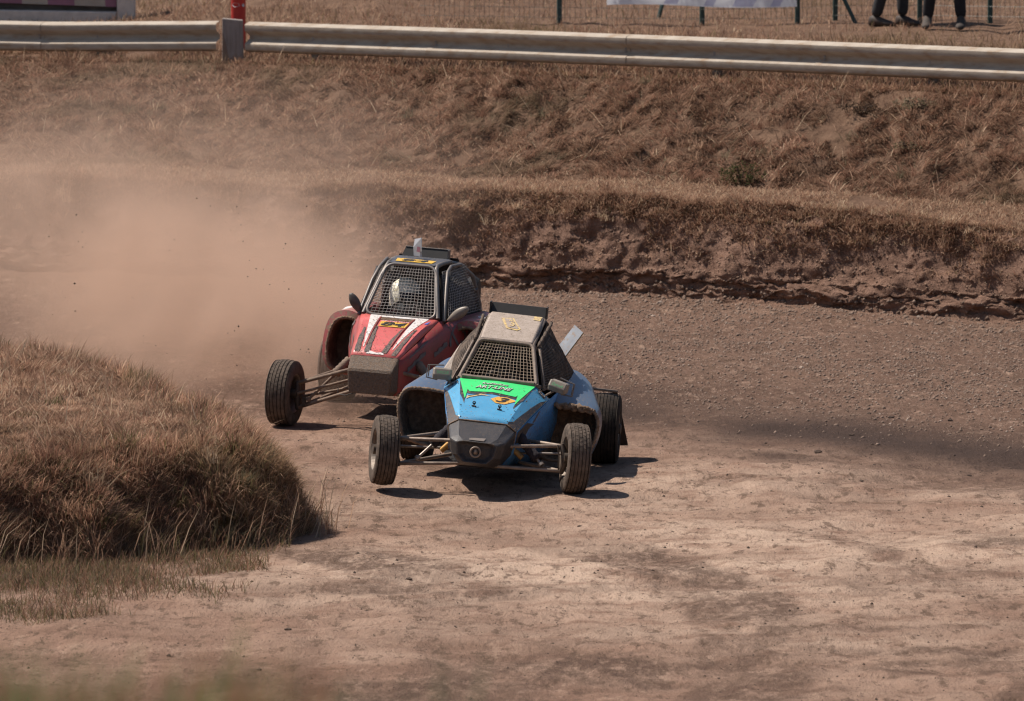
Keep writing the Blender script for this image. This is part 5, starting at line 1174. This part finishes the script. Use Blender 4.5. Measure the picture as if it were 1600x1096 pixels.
# cage with rounded hoops
mb = MB()
for s in (-1, 1):
    mb.tube([(s*.30, .57, .82), (s*.225, .78, 1.10), (s*.20, .845, 1.175), (s*.195, .90, 1.20), (s*.20, 1.05, 1.205), (s*.215, 1.22, 1.205)], .018, 10)
    mb.tube([(s*.40, 1.62, .30), (s*.395, 1.58, .85), (s*.35, 1.48, 1.08), (s*.28, 1.34, 1.175), (s*.20, 1.22, 1.205)], .019, 10)
    mb.tube([(s*.345, .60, .80), (s*.30, .80, 1.06), (s*.275, .92, 1.155), (s*.27, 1.05, 1.19), (s*.30, 1.25, 1.19)], .014, 8)
    mb.tube([(s*.38, 1.50, .98), (s*.30, 2.1, .55)], .015, 8)
mb.tube([(-.20, 1.22, 1.205), (.20, 1.22, 1.205)], .018, 10); mb.build('roll_cage', M['cage_grey'], rd, XR, auto=50)
mb = MB(); mb.tube(rounded([(-.285, .555, .818), (.285, .555, .818), (.195, .850, 1.195), (-.195, .850, 1.195)], .075, 7), .013, 8, closed=True); mb.build('windscreen_frame', M['cage_grey'], rd, XR, auto=50)
mb, _ = patch_grid((-.275, .565, .822), (.275, .565, .822), (.188, .845, 1.188), (-.188, .845, 1.188), 18, 17, .0017); mb.build('windscreen_mesh', M['wire_grey'], rd, XR)
for s in (-1, 1):
    mb, _ = patch_grid((s*.345, .63, .815), (s*.415, 1.60, .815), (s*.31, 1.38, 1.185), (s*.245, .87, 1.16), 22, 18, .0018, (s*.035, 0, .015)); nn = mb.build('side_net', M['wire_grey'], rd, XR)
    mb = MB(); mb.tube([(s*.35, .63, .82), (s*.30, .83, 1.06), (s*.292, .93, 1.15)], .016, 8); mb.build('net_edge', M['black'], nn, XR, smooth=True)
    if s > 0:
        g = []; mb = MB()
        for i in range(7):
            u = i/6; g.append([Vector((.315, .66, .79)).lerp(Vector((.39, 1.58, .79)), u).lerp(Vector((.225, .90, 1.13)).lerp(Vector((.29, 1.36, 1.16)), u), v/5)+Vector((.03, 0, 0))*(16*u*(1-u)*(v/5)*(1-v/5)) for v in range(6)])
        mb.loft(g, False, False, False); mb.build('dark_backing', M['net_dark'], nn, XR, recalc=False)  # added sheet darkens the see-through net; other side stays open to the sun
mb = MB(); mb.loft([[(-.195, .86, 1.195), (-.185, .86, 1.208), (.185, .86, 1.208), (.195, .86, 1.195)], [(-.205, 1.05, 1.210), (-.195, 1.05, 1.224), (.195, 1.05, 1.224), (.205, 1.05, 1.210)], [(-.215, 1.25, 1.210), (-.205, 1.25, 1.224), (.205, 1.25, 1.224), (.215, 1.25, 1.210)]]); rr_ = mb.build('roof_panel', M['roof_dark'], rd, XR, bevel=.005)
def RR(u, v, lift): a = Vector((-.19, .86, 1.208)).lerp(Vector((-.20, 1.05, 1.224)), v*2) if v < .5 else Vector((-.20, 1.05, 1.224)).lerp(Vector((-.20, 1.25, 1.224)), v*2-1); return Vector((a.x*(1-2*u), a.y, a.z))+Vector((0, -.15, .98))*(lift+.002)
flat('roof_plate', [[(.12, .10), (.88, .10), (.90, .40), (.10, .42)]], RR, M['yellow'], rr_, XR, .003)
lettering('roof_number', '84', RR, (.5, .25), .55, .22, M['ink'], rr_, XR, .006, .1, .015)
mb = MB(); mb.hexa([(-.19, 1.26, 1.212), (.19, 1.26, 1.212), (.19, 1.30, 1.212), (-.19, 1.30, 1.212), (-.165, 1.30, 1.29), (.185, 1.30, 1.29), (.185, 1.315, 1.29), (-.165, 1.315, 1.29)]); mb.build('roof_flap', M['black'], rd, XR)
mb = MB(); mb.tube([(-.165, 1.30, 1.293), (.185, 1.30, 1.293)], .005, 6); mb.box((.19, 1.29, 1.25), (.01, .06, .085)); mb.build('flap_rim', M['cage_grey'], rd, XR)
mb = MB(); mb.loft([[(-.050, 1.10, 1.245), (.025, 1.06, 1.245), (.025, 1.07, 1.245), (-.050, 1.11, 1.245)], [(-.058, 1.10, 1.31), (.020, 1.06, 1.31), (.020, 1.07, 1.31), (-.058, 1.11, 1.31)], [(-.052, 1.11, 1.375), (.014, 1.06, 1.395), (.014, 1.07, 1.395), (-.052, 1.12, 1.375)]]); pl = mb.build('upright_plate', M['sign'], rd, XR)
flat('plate_print', [[(.45, .25), (.85, .22), (.85, .55), (.50, .55)]], lambda u, v, o: Vector((-.055, 1.10, 1.25)).lerp(Vector((.024, 1.058, 1.25)), u)+Vector((-.004, -.003-o, .13*v)), M['pink'], pl, XR, .004)
# pods of the red car: tall arches
rg0 = smooth_ring([(.34, .34), (.335, .60), (.40, .715), (.50, .745), (.585, .70), (.63, .56), (.625, .40), (.55, .33)])
rg1 = smooth_ring([(.33, .32), (.32, .63), (.39, .765), (.51, .80), (.625, .745), (.675, .58), (.665, .39), (.56, .30)])
rg2 = smooth_ring([(.38, .34), (.38, .72), (.42, .80), (.50, .79), (.60, .74), (.65, .60), (.64, .44), (.56, .36)])
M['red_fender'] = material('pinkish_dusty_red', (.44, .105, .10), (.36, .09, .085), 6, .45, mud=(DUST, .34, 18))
for s in (-1, 1):
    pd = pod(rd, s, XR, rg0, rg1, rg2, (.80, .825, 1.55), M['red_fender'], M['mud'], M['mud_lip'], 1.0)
    mb = MB(); g = []
    for k in range(9):
        t = k/8; x = s*(.40+.20*t); g.append([(x, .90, .772-.055*abs(t-.5)**1.6), (x, 1.20, .80-.055*abs(t-.5)**1.6)])
    mb.loft(g, False, False, False); mb.build('white_flash', M['white'], pd, XR, recalc=False)
    mb = MB(); mb.loft([[(s*.30, .55, .42), (s*.33, .56, .56), (s*.34, .62, .50)], [(s*.34, .80, .35), (s*.345, .80, .50), (s*.36, .85, .42)]]); mb.build('pod_apron', M['red_fender'], pd, XR)
# teardrop mirrors
for s, base, tip in ((-1, (-.33, .62, .80), (-.42, .60, .96)), (1, (.36, .62, .80), (.53, .60, .925))):
    b, t = Vector(base), Vector(tip); d = (t-b).normalized(); mb = MB(); n = 14; rings = []
    v1 = d.cross(Vector((0, 1, 0))).normalized(); v2 = d.cross(v1)
    for k in range(n+1):
        u = k/n; rr = .048*math.sin(math.pi*min(1, u*.86+.10))**.8*(u**.45)+.004; c = b.lerp(t, u)
        rings.append([c+v1*rr*math.cos(a)+v2*rr*.62*math.sin(a) for a in np.linspace(0, 2*math.pi, 14, endpoint=False)])
    mb.loft(rings); o = mb.build('mirror', M['mirror_body'] if s > 0 else M['mirror_black'], rd, XR, smooth=True)
    mb = MB(); mb.tube([b-d*.05, b+d*.02], .008, 8); mb.build('mirror_stalk', M['black'], o, XR)
wl = Vector((-.75, 0, .258)); wr_ = Vector((.75, 0, .258))
wheel(rd, wl, .258, .19, 3, -3, M['tyre'], -1); wheel(rd, wr_, .258, .19, 3, -3, M['tyre'], 1)
wheel(rd, (-.80, 1.9, .262), .266, .25, 2, 0, M['tyre_dust'], -1, True); wheel(rd, (.80, 1.9, .262), .266, .25, 2, 0, M['tyre_dust'], 1, True)
for s, wc in ((-1, wl), (1, wr_)):
    hub = wc+Vector((-s*.10, 0, 0)); T = lambda x, y, z: XR @ Vector((s*x, y, z)); up = hub+Vector((0, .01, .075)); lo = hub+Vector((0, 0, -.115))
    arms(rd, 'upper_arm', [[T(.172, -.12, .465), up], [T(.28, .32, .44), up]], .0145, M['arm_mud'])
    arms(rd, 'lower_arm', [[T(.165, -.14, .295), lo], [T(.28, .34, .28), lo]], .0145, M['arm_mud'])
    arms(rd, 'tie_rod', [[T(.17, -.02, .38), hub+Vector((-s*.01, -.03, .0))], [T(.19, .08, .30), hub+Vector((0, .1, -.04))]], .0105, M['arm_mud'])
    mb = MB(); mb.tube([up+Vector((0, 0, .02)), up, hub, lo, lo+Vector((0, 0, -.02))], [.012, .02, .03, .02, .012], 10); mb.tube([hub, wc], .032, 12); mb.box(lo+Vector((-s*.06, -.02, .05)), (.03, .03, .07)); mb.build('knuckle', M['dark_metal'], rd, auto=50)
    shock(rd, T(.22, .14, .56), lo.lerp(T(.165, -.14, .295), .18)+Vector((0, -.01, .03)), .15, .45, M['arm_mud'], M['arm_mud'])
    mb = MB(); mb.tube([T(.175, -.05, .47), T(.178, -.05, .30)], .011, 8); mb.build('nose_stay', M['arm_mud'], rd)
mb = MB(); mb.tube([XR @ Vector(p) for p in ((-.12, -.2, .295), (-.22, -.18, .255), (-.30, -.1, .25), (-.33, .02, .28))], .004, 6); mb.build('loose_cable', M['black'], rd)
for s in (-1, 1):
    tl = [(s*.60, 1.65, .57), (s*.86, 1.70, .56), (s*.86, 2.0, .56), (s*.60, 2.0, .57)]
    mb = MB(); mb.hexa([*tl, *[(x, y, z+.012) for x, y, z in tl]]); mb.build('rear_mudguard', M['mud'], rd)
mb = MB(); mb.lathe([(-.05, 0), (-.05, .10), (.0, .13), (.05, .10), (.05, 0)], 24); mb.v = [(v[0]+.33, v[1]*.7+1.60, v[2]*1.15+.93) for v in mb.v]; mb.build('air_scoop', M['black'], rd, XR, auto=40)
mb = MB(); mb.lathe([(-.05, 0), (-.05, .10), (.0, .13), (.05, .10), (.05, 0)], 24); mb.v = [(v[0]-.30, v[1]*.7+1.55, v[2]*1.1+1.0) for v in mb.v]; mb.build('air_scoop', M['black'], rd, XR, auto=40)
rear_end(rd, XR, 1.9, .262, .25, hw=.80)
steering(rd, XR, (-.02, .76, .80), .13); seat(rd, XR, 1.12, 1.05)
driver(MR @ XR, -.07, (.97, .935), M['suit_red'], M['suit_red'], M['helmet_pale'], 'person in maroon racing suit with pale patterned helmet driving the red buggy', (-.02, .76, .80), .13, (268, 380))

# ------------------------------------------------------------------ dust thrown up behind the red buggy
def dust():
    lo, hi = Vector((-8.5, 50.6, -.35)), Vector((1.6, 67.5, 2.9)); c = (lo+hi)/2; d = hi-lo
    mb = MB(); mb.box((0, 0, 0), d)
    m = bpy.data.materials.new('airborne_dust'); m.use_nodes = True; n = m.node_tree.nodes; L = m.node_tree.links; n.remove(n['Principled BSDF'])
    v = n.new('ShaderNodeVolumePrincipled'); v.inputs['Color'].default_value = (.84, .615, .475, 1); v.inputs['Anisotropy'].default_value = .25
    L.new(v.outputs[0], n['Material Output'].inputs['Volume'])
    g = n.new('ShaderNodeNewGeometry')
    nz = n.new('ShaderNodeTexNoise'); nz.inputs['Scale'].default_value = .8; nz.inputs['Detail'].default_value = 4; nz.inputs['Roughness'].default_value = .55; nz.inputs['Distortion'].default_value = 1.0
    L.new(g.outputs['Position'], nz.inputs['Vector'])
    nr = n.new('ShaderNodeMapRange'); nr.inputs[1].default_value = .39; nr.inputs[2].default_value = .63; nr.inputs[3].default_value = .05; nr.inputs[4].default_value = 1.65; L.new(nz.outputs[0], nr.inputs[0])
    total = None
    for (cx, cy, cz, rx, ry, rz, dens) in DUST_PUFFS:
        s = n.new('ShaderNodeVectorMath'); s.operation = 'SUBTRACT'; L.new(g.outputs['Position'], s.inputs[0]); s.inputs[1].default_value = (cx, cy, cz)
        k = n.new('ShaderNodeVectorMath'); k.operation = 'MULTIPLY'; L.new(s.outputs[0], k.inputs[0]); k.inputs[1].default_value = (1/rx, 1/ry, 1/rz)
        l = n.new('ShaderNodeVectorMath'); l.operation = 'LENGTH'; L.new(k.outputs[0], l.inputs[0])
        r = n.new('ShaderNodeMapRange'); r.interpolation_type = 'SMOOTHSTEP'; r.inputs[1].default_value = 1.0; r.inputs[2].default_value = .1; r.inputs[3].default_value = 0; r.inputs[4].default_value = dens; L.new(l.outputs['Value'], r.inputs[0])
        if total is None: total = r.outputs[0]
        else:
            a = n.new('ShaderNodeMath'); a.operation = 'ADD'; L.new(total, a.inputs[0]); L.new(r.outputs[0], a.inputs[1]); total = a.outputs[0]
    mu = n.new('ShaderNodeMath'); mu.operation = 'MULTIPLY'; L.new(total, mu.inputs[0]); L.new(nr.outputs[0], mu.inputs[1]); L.new(mu.outputs[0], v.inputs['Density'])
    o = mb.build('dust_cloud', m, loc=c); tag(o, 'pale brown dust cloud drifting left behind the red buggy', 'dust', kind='stuff')
    o.display_type = 'WIRE'
DUST_PUFFS = [(-2.6, 58.0, .45, 2.5, 4.2, 1.25, .74), (-4.7, 60.0, 1.0, 2.6, 4.0, 1.0, .30), (-3.0, 61.0, 1.3, 3.6, 4.2, 1.25, .16), (-1.45, 55.6, .2, 1.3, 2.0, .8, .45), (-.1, 57.0, .2, 1.0, 1.8, .6, .22)]
dust()
# clods flung up in the dust
def fling(n):
    x = rng.normal(-2.0, 1.1, n); y = rng.uniform(53.8, 57.5, n); z = .15+1.3*rng.random(n)**1.3; return np.stack([x, y, z], -1)
o = scatter_rocks('flying_dirt', 240, fling, .002, .010, M['clod'], 'small dirt clods flying in the dust around the red buggy', 2.4); o['category'] = 'dirt'
